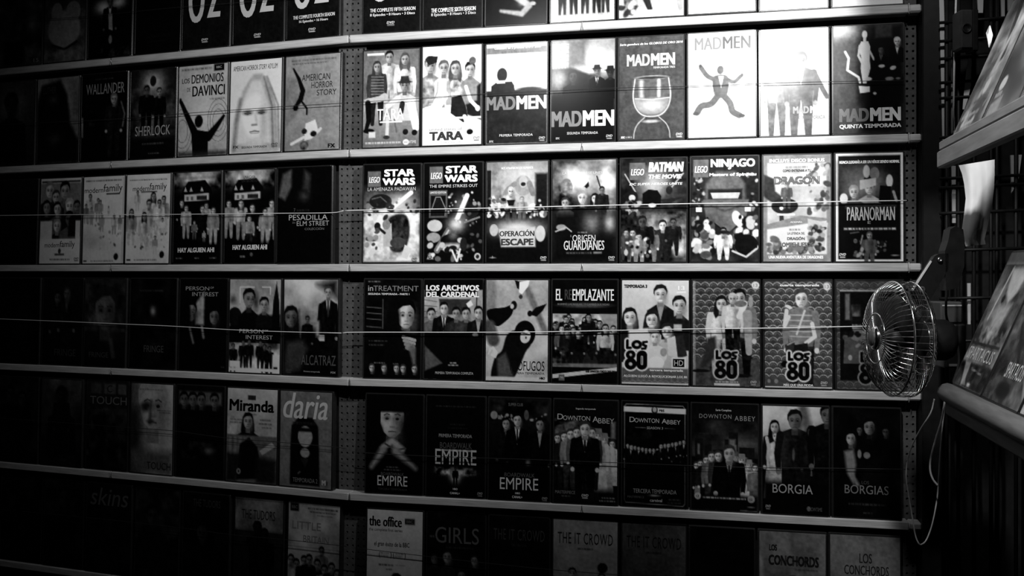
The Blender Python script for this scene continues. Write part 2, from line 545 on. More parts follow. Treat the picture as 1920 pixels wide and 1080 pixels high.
def art_mesh(a, w, h, name):
    """the printed sheet, w x h metres, facing -y, its lower edge at z=0"""
    nx, ny = a.nx, a.ny
    co = np.stack([(a.U - 0.5) * w, np.zeros_like(a.U), (1 - a.V) * h], -1).reshape(-1, 3)
    i = np.arange(ny)[:, None] * (nx + 1) + np.arange(nx)[None, :]
    q = np.stack([i, i + nx + 1, i + nx + 2, i + 1], -1).reshape(-1, 4)
    me = bpy.data.meshes.new(name)
    me.vertices.add(len(co)); me.vertices.foreach_set('co', co.ravel())
    me.loops.add(q.size); me.loops.foreach_set('vertex_index', q.ravel())
    me.polygons.add(len(q)); me.polygons.foreach_set('loop_start', np.arange(0, q.size, 4))
    at = me.attributes.new('ink', 'FLOAT_COLOR', 'POINT')
    g = lin(a.A).ravel()
    c = np.stack([g, g, g, np.ones_like(g)], -1)
    at.data.foreach_set('color', c.ravel())
    me.materials.append(MATS['printed_cover'])
    me.update(); me.validate()
    return me

def text_meshes(a, w, h, lift=0.00025):
    """one mesh for each line of lettering; heavy type is printed with a slight spread"""
    groups = {}
    for k, q in enumerate(a.texts):
        groups.setdefault(q[-1], []).append((k, q))
    out = []
    for items in groups.values():
        vs, fs, cs = [], [], []
        ply = 0
        for k, (text, x0, y0, x1, y1, val, b, i, sp, _g) in items:
            co, f = glyphs(text, 0.0, i, sp)
            b = max(b, 0.0)
            dv = b * (y1 - y0) * 1.5; du = dv * 1.6
            if b >= 0.03: sh = ((-1, -.6), (1, -.6), (-1, .6), (1, .6))
            elif b > 0.004: sh = ((-1, 0), (1, 0))
            else: sh = ((0, 0),); du = dv = 0
            for sx, sy in sh:
                n = len(vs); ply += 1
                for (x, y) in co:
                    u = x0 + du + (x1 - x0 - 2 * du) * x + sx * du
                    v = y1 - dv - (y1 - y0 - 2 * dv) * y + sy * dv
                    vs.append(((u - 0.5) * w, -lift - k * 0.00001 - ply * 0.000016, (1 - v) * h))
                    cs.append(val)
                fs += [tuple(q + n for q in p) for p in f]
        me = bpy.data.meshes.new('lettering')
        me.from_pydata(vs, [], fs)
        at = me.attributes.new('ink', 'FLOAT_COLOR', 'POINT')
        g = lin(np.array(cs)) if cs else np.zeros(0)
        at.data.foreach_set('color', np.stack([g, g, g, np.ones_like(g)], -1).ravel())
        me.materials.append(MATS['printed_cover'])
        me.update()
        out.append(me)
    return out

# ------------------------------------------------------------------ the setting
def struct(name, mb, mat, parent=None):
    o = mb.build(name, mat, parent)
    if parent is None:
        o['kind'] = 'structure'
    return o

S_RIGHT = on_bay(1728, HORIZON, 'R')[0]
S_SEAM = on_bay(1703, HORIZON, 'R')[0]
S_LSEAM = on_bay(210, HORIZON, 'L')[0]
S_LEFT = -1.30
Z_LO, Z_HI = shelf_z(6) - 0.25, shelf_z(1) + 0.42
BACK = -0.0225                                  # the pegboard face, behind the case fronts

struct('floor', MB().box(-2.6, 1.6, -2.6, 0.6, -0.02, 0.0), 'floor_concrete')

def bay_box(bay, s0, s1, o0, o1, z0, z1, bev=0.0):
    o, d, rz = BAY[bay]
    M = Matrix.Translation((o.x, o.y, 0)) @ Matrix.Rotation(rz, 4, 'Z')
    return MB().box(s0, s1, -o1, -o0, z0, z1, M, bev)

struct('wall_left', bay_box('L', S_LEFT, 0.02, BACK - 0.03, BACK - 0.012, 0.0, Z_HI), 'back_panel')
struct('wall_back', bay_box('R', 0.02, S_RIGHT + 0.30, BACK - 0.03, BACK - 0.012, 0.0, Z_HI), 'back_panel')

def pegboard(s0, s1, bay, label, cols):
    """a strip of perforated board with real holes"""
    cell = (s1 - s0) / cols
    rows = int((Z_HI - 0.1 - Z_LO) / 0.0127)
    mb = MB()
    n = 8
    for r in range(rows):
        for c in range(cols):
            x0, z0 = s0 + c * cell, Z_LO + r * 0.0127
            x1, z1 = x0 + cell, z0 + 0.0127
            cx, cz = (x0 + x1) / 2, (z0 + z1) / 2
            ring, out = [], []
            for k in range(n):
                a = 2 * math.pi * (k + 0.5) / n
                ring.append((cx + 0.0021 * math.cos(a), cz + 0.0021 * math.sin(a)))
                q = max(abs(math.cos(a)), abs(math.sin(a)))
                out.append((cx + math.cos(a) / q * cell / 2, cz + math.sin(a) / q * 0.00635))
            # corners
            vs, fs = [], []
            for (x, z) in out: vs.append(bay_pt(x, z, BACK, bay))
            for (x, z) in ring: vs.append(bay_pt(x, z, BACK, bay))
            for (x, z) in ring: vs.append(bay_pt(x, z, BACK - 0.004, bay))
            corners = []
            for (ix, iz) in ((x1, z1), (x0, z1), (x0, z0), (x1, z0)):
                corners.append(len(vs)); vs.append(bay_pt(ix, iz, BACK, bay))
            for k in range(n):
                l = (k + 1) % n
                fs.append((k, n + k, n + l, l)[::-1])
                fs.append((n + k, 2 * n + k, 2 * n + l, n + l)[::-1])
            for q in range(4):
                fs.append((2 * q, corners[q], 2 * q + 1)[::1])
            mb.add(vs, fs)
    o = mb.build('pegboard_strip', 'pegboard')
    tag(o, label, 'pegboard')
    return o

pegboard(-0.030, 0.026, 'R', 'dark perforated pegboard strip showing between the two shelf bays', 5)
pegboard(S_SEAM - 0.012, S_RIGHT - 0.004, 'R', 'dim perforated pegboard strip beside the last cases near the fan', 3)

# ------------------------------------------------------------------ the shelf ledges
ROWN = ['', 'topmost', 'second', 'third', 'fourth', 'fifth', 'lowest']
def ledge(bay, s0, s1, row, label, ties=(), endcap=None, name='shelf_ledge'):
    z0 = shelf_z(row)
    o, d, rz = BAY[bay]
    c = bay_pt((s0 + s1) / 2, z0, 0, bay)
    t = thing(name, c, label, 'shelf', 'wooden ledges carrying the cases', (0, 0, rz))
    L = (s1 - s0) / 2
    e = L if endcap is None else L - endcap
    MB().box(-L + 0.0006, e, -0.004, 0.0215, 0, BAR, None, 0.0016).build('board', 'ledge_wood', t)
    if endcap is not None:
        MB().box(e + 0.0004, L, -0.0035, 0.0215, 0.0006, BAR - 0.0004, None, 0.003).build('end_block', 'ledge_wood', t)
        MB().tube([(e, -0.0052, -0.0018), (e + 0.0008, -0.0055, BAR / 2), (e, -0.005, BAR + 0.0012)], 0.0007, 5).build('wire_tie', 'tape_clear', t, True)
    for s in ties:
        x = s - (s0 + s1) / 2
        m = MB()
        m.tube([(x - 0.0022, -0.0050, -0.001), (x - 0.0006, -0.0053, BAR * 0.6), (x, -0.0055, BAR + 0.002), (x + 0.0006, -0.0053, BAR * 0.6), (x + 0.0022, -0.005, -0.001)], 0.00035, 5)
        m.build('wire_tie', 'steel', t, True)
    return t

s_mid = on_bay(1092, HORIZON, 'R')[0]
for r in range(1, 7):
    ledge('L', S_LEFT + 0.02, S_LSEAM, r, f'{ROWN[r]} wooden ledge at the dark far end, left of the first board joint')
    ledge('L', S_LSEAM, -0.0005, r, f'{ROWN[r]} wooden ledge between the first board joint and the central pegboard strip', ties=(S_LSEAM + 0.002,))
    ledge('R', 0.0005, S_RIGHT, r, f'{ROWN[r]} long wooden ledge from the central pegboard strip to the fan side', ties=(0.003, s_mid), endcap=S_RIGHT - S_SEAM)

# the black upright that closes the bay
px0, px1 = at_y(1729, 300, -0.01).x, at_y(1766, 300, -0.01).x
tag(MB().box(px0, px1, -0.012, 0.03, 0.0, Z_HI, None, 0.002).build('upright_post', 'black_paint'), 'black painted upright post closing the shelves beside the wire grid', 'post')

# ------------------------------------------------------------------ DVD cases
CASE_H, CASE_T = 0.190, 0.0145
def case_mesh(mat):
    """open-edge plastic case: shell with a raised hinge rib and a recessed front frame, unit width"""
    m = MB()
    m.box(-0.5, 0.5, 0.0012, CASE_T, 0, CASE_H)
    return m

_BODY = {}
def body_mesh(w, mat):
    key = (round(w, 4), mat)
    if key not in _BODY:
        m = MB()
        hw = w / 2
        m.box(-hw, hw, 0.0008, CASE_T, 0, CASE_H, None, 0.0016)                          # shell
        m.box(-hw + 0.0006, -hw + 0.0034, 0.0, CASE_T - 0.002, 0.004, CASE_H - 0.004, None, 0.0004)   # hinge rib
        m.box(hw - 0.0022, hw - 0.0006, 0.0, CASE_T - 0.004, 0.004, CASE_H - 0.004, None, 0.0004)     # opening lip
        m.box(-hw + 0.004, hw - 0.004, 0.0002, 0.002, CASE_H - 0.0028, CASE_H - 0.0008, None, 0.0003)
        m.box(-hw + 0.004, hw - 0.004, 0.0002, 0.002, 0.0008, 0.0028, None, 0.0003)
        _BODY[key] = m.mesh('case', mat)
    return _BODY[key]

def dvd_case(loc, rot, w, art, label, group, mat='case_plastic'):
    t = thing('dvd_case', loc, label, 'dvd case', group, rot)
    w = round(w / 0.0005) * 0.0005
    o = bpy.data.objects.new('case', body_mesh(w, mat)); COL.objects.link(o); o.parent = t
    cw, ch = w - 0.0066, CASE_H - 0.006
    art.grain()
    c = bpy.data.objects.new('cover', art_mesh(art, cw, ch, 'cover')); COL.objects.link(c); c.parent = t
    c.location = (0.0004, -0.0002, 0.003)
    for me in text_meshes(art, cw, ch):
        x = bpy.data.objects.new('lettering', me); COL.objects.link(x); x.parent = c
    return t

# added blocker above the frame: an unseen bent sheet cutting the spot's right edge
tgt = Vector((on_bay(1606, 200, 'R')[0] + HINGE.x, 0.0, 0))
pe = Vector((LAMP.x, LAMP.y, 0)).lerp(tgt, 0.2)
t = thing('light_blocker', (pe.x, pe.y, LAMP.z - 0.172), 'black sheet-metal lamp shield above the frame', 'lamp')
MB().box(0, 0.10, 0, 0.0015, 0, 0.30).build('flap', 'black_paint', t)
MB().box(0.098, 0.10, -0.16, 0.0015, 0.04, 0.30).build('side_flap', 'black_paint', t)

# ------------------------------------------------------------------ the covers, row by row (stand-in artwork in the tones of each cover, with its lettering)
def madmen(a, x0, y0, x1, y1, c1, c2, b=0.035):
    m = x0 + (x1 - x0) * 0.495; a.grp = 1
    a.t('MAD', x0, y0, m - 0.008, y1, c1, b=b); a.t('MEN', m + 0.008, y0, x1, y1, c2, b=b); a.grp = None
def fringe(a, v):
    a.g(v, v * 0.4); a.n(0.05, 5, int(v * 991)); 

# ---- row 1 (only the lower part is in the frame)
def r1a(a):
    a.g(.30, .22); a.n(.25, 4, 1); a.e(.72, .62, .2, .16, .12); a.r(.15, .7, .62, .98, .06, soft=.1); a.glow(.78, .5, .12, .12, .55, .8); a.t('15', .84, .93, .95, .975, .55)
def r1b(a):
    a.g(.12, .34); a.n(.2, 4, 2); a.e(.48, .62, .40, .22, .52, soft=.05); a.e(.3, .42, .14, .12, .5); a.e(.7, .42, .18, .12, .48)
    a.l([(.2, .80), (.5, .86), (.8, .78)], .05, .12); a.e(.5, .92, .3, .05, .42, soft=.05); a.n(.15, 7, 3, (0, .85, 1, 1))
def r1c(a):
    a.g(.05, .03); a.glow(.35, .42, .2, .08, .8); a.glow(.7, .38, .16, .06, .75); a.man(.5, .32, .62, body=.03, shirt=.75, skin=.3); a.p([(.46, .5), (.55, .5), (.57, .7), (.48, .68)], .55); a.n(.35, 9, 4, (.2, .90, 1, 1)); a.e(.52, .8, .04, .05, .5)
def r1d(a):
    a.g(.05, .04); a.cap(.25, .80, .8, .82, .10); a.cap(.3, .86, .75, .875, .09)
def oz(a, bot, lines=None, dvd=.895):
    a.g(.085, .075); a.n(.02, 6, 5)
    a.t('O', .12, .22, .47, bot, .80, b=.015); a.t('Z', .53, .2, .86, bot - .04, .80, b=.02, i=.2)
    rg = random.Random(int(bot * 1000))
    if lines:
        for k, ln in enumerate(lines):
            a.t(ln, *( (.12, .755 + .052 * k, .93, .795 + .052 * k) if k == 0 else (.24, .755 + .052 * k, .80, .793 + .052 * k) if len(ln) < 24 else (.12, .755 + .052 * k, .92, .793 + .052 * k)), .88, b=.02)
    a.dvd(.42, dvd, .9, .14)
def r1h(a):
    oz(a, .70, ['THE COMPLETE FIFTH SEASON', '8 Episodes • 8 Hours • 3 Discs'])
def r1i(a):
    a.g(.10, .09); a.t('THE COMPLETE SIXTH SEASON', .13, .79, .90, .835, .9, b=.02); a.t('8 Episodes • 8 Hours • 3 Discs', .13, .84, .90, .88, .85, b=.01)
def r1j(a):
    a.g(.10, .05); a.n(.06, 4, 6); a.l([(.45, .70), (.72, .82), (.60, .90), (.25, .86)], [.12, .10, .09, .05], .62, soft=.03); a.glow(.62, .78, .1, .05, .85, .6); a.e(.78, .80, .05, .02, .7)
def r1k(a):
    a.g(1, 1)
    for k, x in enumerate((.18, .36, .54, .72, .86)):
        for q in (-.035, .04):
            a.l([(x + q, .55), (x + q * .9, .80), (x + q * 1.1, .93)], [.09, .07, .05], .12 if k % 2 else .18); a.e(x + q * 1.3, .945, .03, .016, .7)
def r1l(a):
    a.g(.7, .75); a.n(.2, 4, 8); a.r(0, .9, 1, 1, .8)
    a.l([(.1, .75), (.2, .94)], .13, .35); a.blobs(12, (.03, .85, .25, .96), .02, .05, [.2, .5, .8]); a.l([(.35, .7), (.48, .92)], [.14, .08], .15); a.e(.46, .95, .09, .02, .9); a.l([(.76, .78), (.76, .93)], .05, .95); a.l([(.92, .8), (.95, .93)], .08, .6)
def r1m(a):
    a.g(.97, .99); a.e(.6, .85, .1, .02, .88, soft=.05); a.man(.5, .2, .66, body=.8, skin=.9, hair=.6)
def r1n(a):
    a.g(1, 1); a.man(.5, .2, .66, body=.85, skin=.95, hair=.7)
def r1o(a):
    a.g(.9, .95); a.man(.4, .2, .7, body=.5, skin=.9, hair=.4)

# ---- row 2
def r2a(a):
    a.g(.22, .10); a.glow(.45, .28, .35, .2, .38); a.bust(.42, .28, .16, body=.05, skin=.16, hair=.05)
def r2b(a):
    a.g(.5, .28); a.n(.2, 3, 10); a.p([(.1, .08), (.55, .03), (.72, .2), (.8, .55), (1, .75), (1, 1), (0, 1), (0, .3)], .06, soft=.08); a.glow(.38, .25, .12, .06, .3, .7); a.glow(.42, .72, .15, .08, .22, .8); a.t('LUTHER', .14, .10, .45, .18, .22)
def r2c(a):
    a.g(.05, .04); a.t('WALLANDER', .10, .115, .95, .235, .55, b=-.005); a.cap(.3, .055, .7, .07, .3)
    a.man(.72, .25, .72, body=.09, skin=.6, hair=.35, lit=.12); a.l([(.88, .34), (.96, .48), (.92, .62)], .025, .45, soft=.03); a.l([(.02, .5), (.03, .72)], .03, .5)
    a.n(.25, 9, 11, (.05, .42, .3, .6))
def r2d(a):
    a.g(.10, .05); a.glow(.5, .16, .24, .14, .80); a.glow(.55, .55, .45, .22, .42, .9); a.e(.5, .13, .07, .06, .12); a.n(.2, 6, 12, (0, .2, 1, .7))
    a.man(.36, .19, .55, body=.03, skin=.35, hair=.05, wide=1.15, legs=.03); a.man(.64, .22, .54, body=.03, skin=.55, hair=.15, wide=1.05)
    a.r(0, .78, 1, 1, .05, soft=.1); a.t('SHERLOCK', .12, .635, .90, .745, .62); a.cap(.28, .83, .76, .845, .4); a.cap(.42, .94, .66, .955, .4)
def r2e(a):
    a.g(.74, .66); a.glow(.5, .5, .35, .25, .85); a.n(.08, 3, 13); a.cap(.05, .03, .68, .05, .25); a.r(.72, 0, .93, .075, .06); a.t('BBC', .77, .025, .88, .05, .7)
    for r in (.16, .24, .31): 
        a.l([(.82 + r * math.cos(t) * .7, .62 + r * .75 * math.sin(t)) for t in np.linspace(0, 6.3, 22)], .008, .3); a.l([(.08 + r * math.cos(t) * .7, .72 + r * .8 * math.sin(t)) for t in np.linspace(0, 6.3, 22)], .008, .3)
    a.l([(.05, .40), (.18, .56), (.32, .72)], [.07, .10, .14], .05); a.l([(.93, .58), (.80, .68), (.62, .80)], [.06, .10, .16], .05); a.e(.42, .62, .085, .07, .05)
    a.p([(.26, .7), (.62, .74), (.62, 1), (.30, 1)], .04); a.e(.03, .38, .03, .03, .06); a.r(0, .96, 1, 1, .15, soft=.1)
    a.t('LOS', .06, .135, .22, .19, .08, b=.01); a.t('DEMONIOS', .26, .10, .92, .20, .08, b=.01); a.t('DE', .17, .24, .24, .285, .2); a.t('DAVINCI', .28, .225, .95, .345, .08, b=.015); a.cap(.64, .375, .94, .39, .35)
def r2f(a):
    a.g(.90, .88); a.n(.04, 3, 14); a.t('AMERICAN HORROR STORY ASYLUM', .05, .05, .92, .105, .12)
    a.p([(.04, 1), (.10, .62), (.24, .32), (.45, .15), (.62, .15), (.82, .32), (.94, .62), (.99, 1)], .70, soft=.05); a.p([(.14, .9), (.2, .5), (.42, .22), (.6, .22), (.76, .5), (.80, .9)], .86, soft=.06)
    for q, v_ in ((.0, .42), (.06, .62), (.12, .50)): a.l([(.66 + q * .5, .19), (.82 + q, .5), (.86 + q, .95)], .028, v_, soft=.04)
    a.l([(.2, .42), (.12, .66), (.08, .96)], .06, .5, soft=.08)
    a.e(.48, .60, .24, .24, .94, soft=.06); a.glow(.66, .66, .07, .2, .66, .8)
    for q in (.35, .62): a.e(q, .565, .075, .022, .30, soft=.06); a.l([(q - .06, .572), (q, .582), (q + .06, .572)], .014, .12)
    a.l([(.50, .58), (.53, .68)], .04, .78, soft=.05); a.l([(.44, .70), (.53, .70)], .03, .45, soft=.03); a.l([(.40, .775), (.49, .765), (.58, .775)], .022, .42); a.l([(.42, .79), (.56, .79)], .02, .7, soft=.02); a.e(.48, .90, .16, .05, .8, soft=.08)
    a.t('FX', .07, .915, .18, .945, .2, b=.03); a.t('SEGUNDA TEMPORADA', .24, .925, .74, .95, .2, b=.01); a.dvd(.82, .905, .15, .13)
def r2g(a):
    a.g(.60, .52); a.h(.45, .62, al=.3); a.p([(0, .2), (.22, .24), (.26, .60), (0, .75)], .48, soft=.06); a.n(.05, 3, 15); a.cap(.10, .04, .93, .055, .3); a.cap(.12, .075, .78, .09, .3)
    a.l([(.14, .13), (.24, .24), (.32, .37), (.28, .46), (.18, .54)], [.03, .06, .09, .10, .05], .06); a.e(.19, .545, .05, .035, .05); a.l([(.3, .48), (.40, .56), (.40, .62)], .035, .08)
    a.p([(.38, .72), (.56, .68), (.62, .80), (.50, .88), (.36, .90)], .88); a.l([(.36, .86), (.12, .93)], .05, .85); a.l([(.56, .84), (.66, .78)], .05, .85); a.e(.36, .80, .05, .03, .12); a.e(.53, .83, .06, .03, .1); a.e(.36, .95, .08, .05, .3); a.n(.3, 14, 16, (.28, .91, .44, .99))
    a.t('AMERICAN', .30, .20, .82, .27, .16); a.t('HORROR', .48, .285, .87, .35, .16); a.t('STORY', .58, .37, .94, .43, .16); a.t('FX', .80, .94, .93, .985, .08, b=.04)
TARA = [(.22, .13, .56, .42, True), (.46, .02, .62, .9, False), (.74, .05, .60, .95, True)]
def r2h(a):
    a.g(.40, .46); a.r(0, .5, 1, 1, .66); a.g(.62, .42, .62, 1.0); a.glow(.5, .2, .35, .2, .6, .7); a.r(.06, .025, .37, .05, .9)
    a.man(.46, .02, .72, body=.80, skin=.68, hair=.10, legs=.74); a.man(.74, .05, .72, body=.86, skin=.68, hair=.30, long=True, legs=.5); a.man(.24, .12, .66, body=.22, skin=.66, hair=.22, long=True, legs=.12)
    for k in range(7): a.l([(.14, .27 + .03 * k), (.36, .275 + .03 * k)], .014, .62, al=.7)
    a.l([(.06, .52), (.30, .5), (.38, .48)], [.08, .10, .12], .75); a.l([(.08, .54), (.10, .72), (.05, .82)], [.10, .09, .06], .06); a.e(.1, .83, .1, .025, .05)
    a.bust(.74, .37, .085, body=.82, skin=.62, hair=.06, hat=.2); a.l([(.62, .5), (.44, .58)], .09, .9); a.l([(.85, .55), (.95, .8)], .14, .95); a.e(.92, .86, .05, .03, .08); a.l([(.7, .56), (.68, .64)], .09, .15); a.e(.76, .85, .05, .03, .1); a.l([(.44, .7), (.43, .88)], .06, .85); a.e(.42, .9, .06, .02, .2); a.l([(.56, .72), (.6, .85)], .03, .4)
    a.r(.10, .84, .22, .90, .85); 
    a.t('TARA', .25, .605, .73, .725, .98, b=.01); a.r(.30, .735, .70, .75, .95); a.cap(.04, .945, .68, .965, .95); a.e(.77, .955, .055, .03, .92); a.t('SHO', .74, .945, .80, .965, .6); a.t('WTIME', .81, .94, .95, .97, .9)
def r2i(a):
    a.g(1, 1)
    a.bust(.13, .19, .10, body=.55, skin=.72, hair=.35, hat=None); a.p([(.04, .12), (.10, .09), (.26, .10), (.24, .16), (.1, .19)], .15); a.n(.45, 10, 17, (.0, .32, .25, .6))
    a.bust(.36, .22, .085, body=.84, skin=.74, hair=.36, spread=1.8); a.bust(.56, .23, .085, body=.66, skin=.74, hair=.28, long=True, spread=1.7); a.bust(.81, .25, .085, body=.55, skin=.74, hair=.08, spread=1.9); a.e(.85, .16, .06, .04, .35)
    a.n(.5, 14, 18, (.46, .34, .68, .52)); a.l(cv([(.26, .36), (.24, .48), (.12, .60), (.04, .68)]), .012, .6); a.l(cv([(.46, .36), (.48, .5), (.5, .56)]), .012, .55); a.l(cv([(.70, .38), (.72, .5), (.76, .6)]), .012, .5); a.l([(.36, .5), (.2, .64), (.08, .66)], .17, .96); a.p([(.50, .52), (.66, .50), (.74, .62), (.78, .74), (.70, .78), (.48, .68)], .12); a.l([(.72, .72), (.80, .84)], .07, .9); a.e(.81, .875, .055, .028, .06)
    a.p([(.93, .42), (1, .38), (1, .76), (.76, .70), (.74, .60), (.93, .56)], .10, soft=.03); a.l([(.74, .42), (.82, .56), (.93, .63)], .06, .93); a.e(.94, .64, .04, .03, .92); a.r(0, .72, 1, .74, .97); a.l([(.12, .58), (.3, .56)], .02, .8); a.l([(.05, .72), (.25, .75)], .015, .85)
    a.t('united states of', .12, .825, .68, .855, .55); a.t('TARA', .12, .862, .70, .955, .22, b=.045); a.t('Primera Temporada', .32, .965, .66, .985, .6); a.dvd(.87, .925, .2, .11)
def r2j(a):
    a.g(.93, .93); a.r(0, .035, 1, .10, .48); a.t('Ganadora de 3 premios EMMY 2008', .13, .03, .90, .06, 1, b=.02); a.cap(.24, .072, .78, .09, .4)
    a.e(.26, .31, .085, .07, .13); a.p([(.08, .42), (.16, .385), (.42, .38), (.46, .42), (.52, .70), (.06, .70)], .13); a.r(.17, .365, .31, .395, .9); a.r(.0, .47, 1, .56, .13); a.e(.72, .47, .22, .03, .16, soft=.03)
    a.r(0, .53, 1, 1, .12); a.n(.05, 12, 19, (0, .66, 1, 1))
    madmen(a, .0, .525, .995, .665, .48, .99, .03); a.t('PRIMERA TEMPORADA', .22, .905, .77, .93, .92, sp=1.1); a.t('amc', .05, .965, .12, .985, .85); a.dvd(.87, .94, .85, .1)
def r2k(a):
    a.g(.55, .35); a.n(.2, 3, 20); a.glow(.62, .22, .28, .16, 1.0); a.r(.0, .03, .27, .28, .95)
    for k in range(6): a.l([(.0, .06 + .04 * k), (.27, .05 + .04 * k)], .008, .45)
    for k in range(5): a.l([(.04 + .05 * k, .03), (.04 + .05 * k, .28)], .008, .45)
    a.r(.27, 0, .55, .26, .28, soft=.1, al=.7); a.p([(0, .28), (.3, .27), (.6, .34), (1, .30), (1, 1), (0, 1)], .07, soft=.05); a.glow(.85, .28, .2, .12, .95, .8); a.glow(.08, .38, .14, .10, .92); a.e(.02, .38, .15, .12, .4, soft=.12, al=.5)
    a.bust(.34, .36, .07, body=.05, skin=.25, hair=.05); a.bust(.72, .31, .055, body=.05, shirt=.92, tie=.1, skin=.5, hair=.08, hat=.12, spread=2.2); a.bust(.93, .33, .06, body=.04, skin=.2, hair=.08, hat=.1); a.r(0, .55, 1, 1, .05, soft=.08)
    madmen(a, .0, .695, .995, .855, .5, .99, .03); a.t('SEGUNDA TEMPORADA', .25, .905, .74, .93, .9, sp=1.1); a.t('amc', .07, .955, .13, .975, .8); a.dvd(.87, .94, .85, .1)
def r2l(a):
    a.g(.30, .27); a.n(.03, 8, 21); a.t('Serie ganadora de los GLOBOS DE ORO 2010', .01, .055, .99, .085, .95, b=.02, i=.2)
    madmen(a, .12, .165, .87, .285, .70, .99, .03); a.t('TEMPORADA TRES', .53, .295, .87, .315, .85, b=.02)
    a.p(cv([(.25, .40), (.77, .40), (.80, .60), (.74, .72), (.62, .78), (.40, .78), (.28, .72), (.22, .60)], True), .36, soft=.03)
    a.l(cv([(.25, .41), (.22, .58), (.27, .70), (.40, .77), (.62, .77), (.75, .70), (.80, .58), (.77, .41)]), .016, .88); a.e(.51, .40, .26, .018, .75); a.e(.51, .402, .24, .013, .22)
    a.l([(.35, .44), (.35, .58)], .06, .78, soft=.05); a.l([(.62, .43), (.62, .58)], .05, .85, soft=.03); a.p([(.235, .60), (.785, .60)] + cv([(.785, .60), (.74, .70), (.6, .755), (.42, .755), (.28, .70), (.235, .60)]), .55, soft=.04); a.glow(.5, .67, .16, .05, .92, .8); a.l([(.25, .60), (.51, .615), (.78, .60)], .012, .85)
    a.l(cv([(.40, .785), (.29, .85), (.24, .92), (.23, .985)]), .014, .75); a.l(cv([(.62, .785), (.73, .85), (.78, .92), (.79, .985)]), .014, .75); a.e(.5, .825, .12, .015, .72, soft=.02); a.t('amc', .03, .963, .09, .985, .9, b=.03); a.cap(.10, .966, .2, .98, .8); a.dvd(.88, .945, .95, .1)
def r2m(a):
    a.g(1, 1); madmen(a, .095, .04, .93, .165, .52, .36, .02)
    for r in (.16, .24, .32, .4): a.l([(.62 + r * math.cos(t), .78 + r * .62 * math.sin(t)) for t in np.linspace(0, 6.3, 30)], .014, .965)
    g = .38
    a.e(.48, .36, .05, .042, g); a.p(cv([(.38, .42), (.58, .42), (.60, .54), (.55, .62), (.42, .62), (.37, .54)], True), g); a.p([(.45, .42), (.53, .42), (.49, .53)], .98)
    a.l(cv([(.39, .45), (.28, .41), (.19, .33)]), [.07] * 15, g); a.l(cv([(.57, .45), (.68, .48), (.78, .43)]), [.06] * 15, g)
    a.l(cv([(.45, .60), (.34, .68), (.20, .70), (.13, .76)]), .10, g); a.l(cv([(.52, .60), (.62, .68), (.66, .76), (.76, .80)]), .095, g)
    a.e(.18, .315, .025, .018, .3); a.e(.80, .42, .025, .018, .3); a.e(.11, .77, .045, .018, .3); a.e(.80, .805, .045, .018, .3)
    a.cap(.10, .925, .93, .942, .85)
def r2n(a):
    a.g(.9, .9); a.n(.06, 4, 22); a.man(.24, .30, .72, body=.55, skin=.56, hair=.24, legs=.36); a.man(.60, .24, .80, body=.32, skin=.60, hair=.28, shirt=.9, legs=.34, wide=1.15); a.l([(.80, .42), (.92, .58), (.98, .65)], .07, .34); a.n(.14, 12, 23, (.1, .45, .8, .95)); a.e(.08, .42, .05, .06, .86)
    madmen(a, .48, .73, .97, .80, .6, .9); a.t('SEXTA TEMPORADA', .50, .82, .95, .855, .42, b=.01); a.r(.8, .88, .94, .93, .92)
def r2o(a):
    a.g(.30, .26); a.r(.36, 0, 1, .72, .06, soft=.12); a.r(.60, .0, .84, .12, .22, soft=.04); a.r(.40, .5, 1, 1, .05, soft=.15); a.n(.06, 6, 24, (0, .1, .4, .8)); a.glow(.08, .04, .3, .08, .92, .85)  # left grey and bright top corner: glare on the sleeve, painted into the print
    a.e(.45, .085, .038, .036, .93); a.p([(.40, .15), (.50, .15), (.53, .20), (.52, .32), (.53, .40), (.47, .54), (.42, .54), (.39, .40), (.40, .30), (.36, .20)], .90); a.l([(.38, .19), (.36, .28), (.42, .36)], .035, .86); a.l([(.52, .24), (.58, .32)], .03, .85); a.r(.43, .11, .47, .16, .85)
    a.l([(.17, .24), (.22, .30), (.20, .41), (.36, .48), (.38, .53)], .035, .92); a.p([(.36, .56), (.52, .57), (.52, .62), (.38, .63)], .92)
    a.bust(.68, .235, .04, body=.04, shirt=.7, tie=.1, skin=.35, hair=.05); a.bust(.91, .165, .045, body=.04, shirt=.85, skin=.85, hair=.82); a.e(.69, .385, .045, .015, .85); a.e(.85, .405, .045, .018, .82, rot=-.3); a.e(.5, .5, .05, .017, .85); a.e(.80, .505, .06, .018, .55); a.e(.92, .505, .035, .01, .45); a.e(.59, .635, .025, .012, .85)
    madmen(a, .08, .765, .955, .895, .46, .97, .035); a.t('QUINTA TEMPORADA', .08, .915, .96, .96, .95, b=.03)

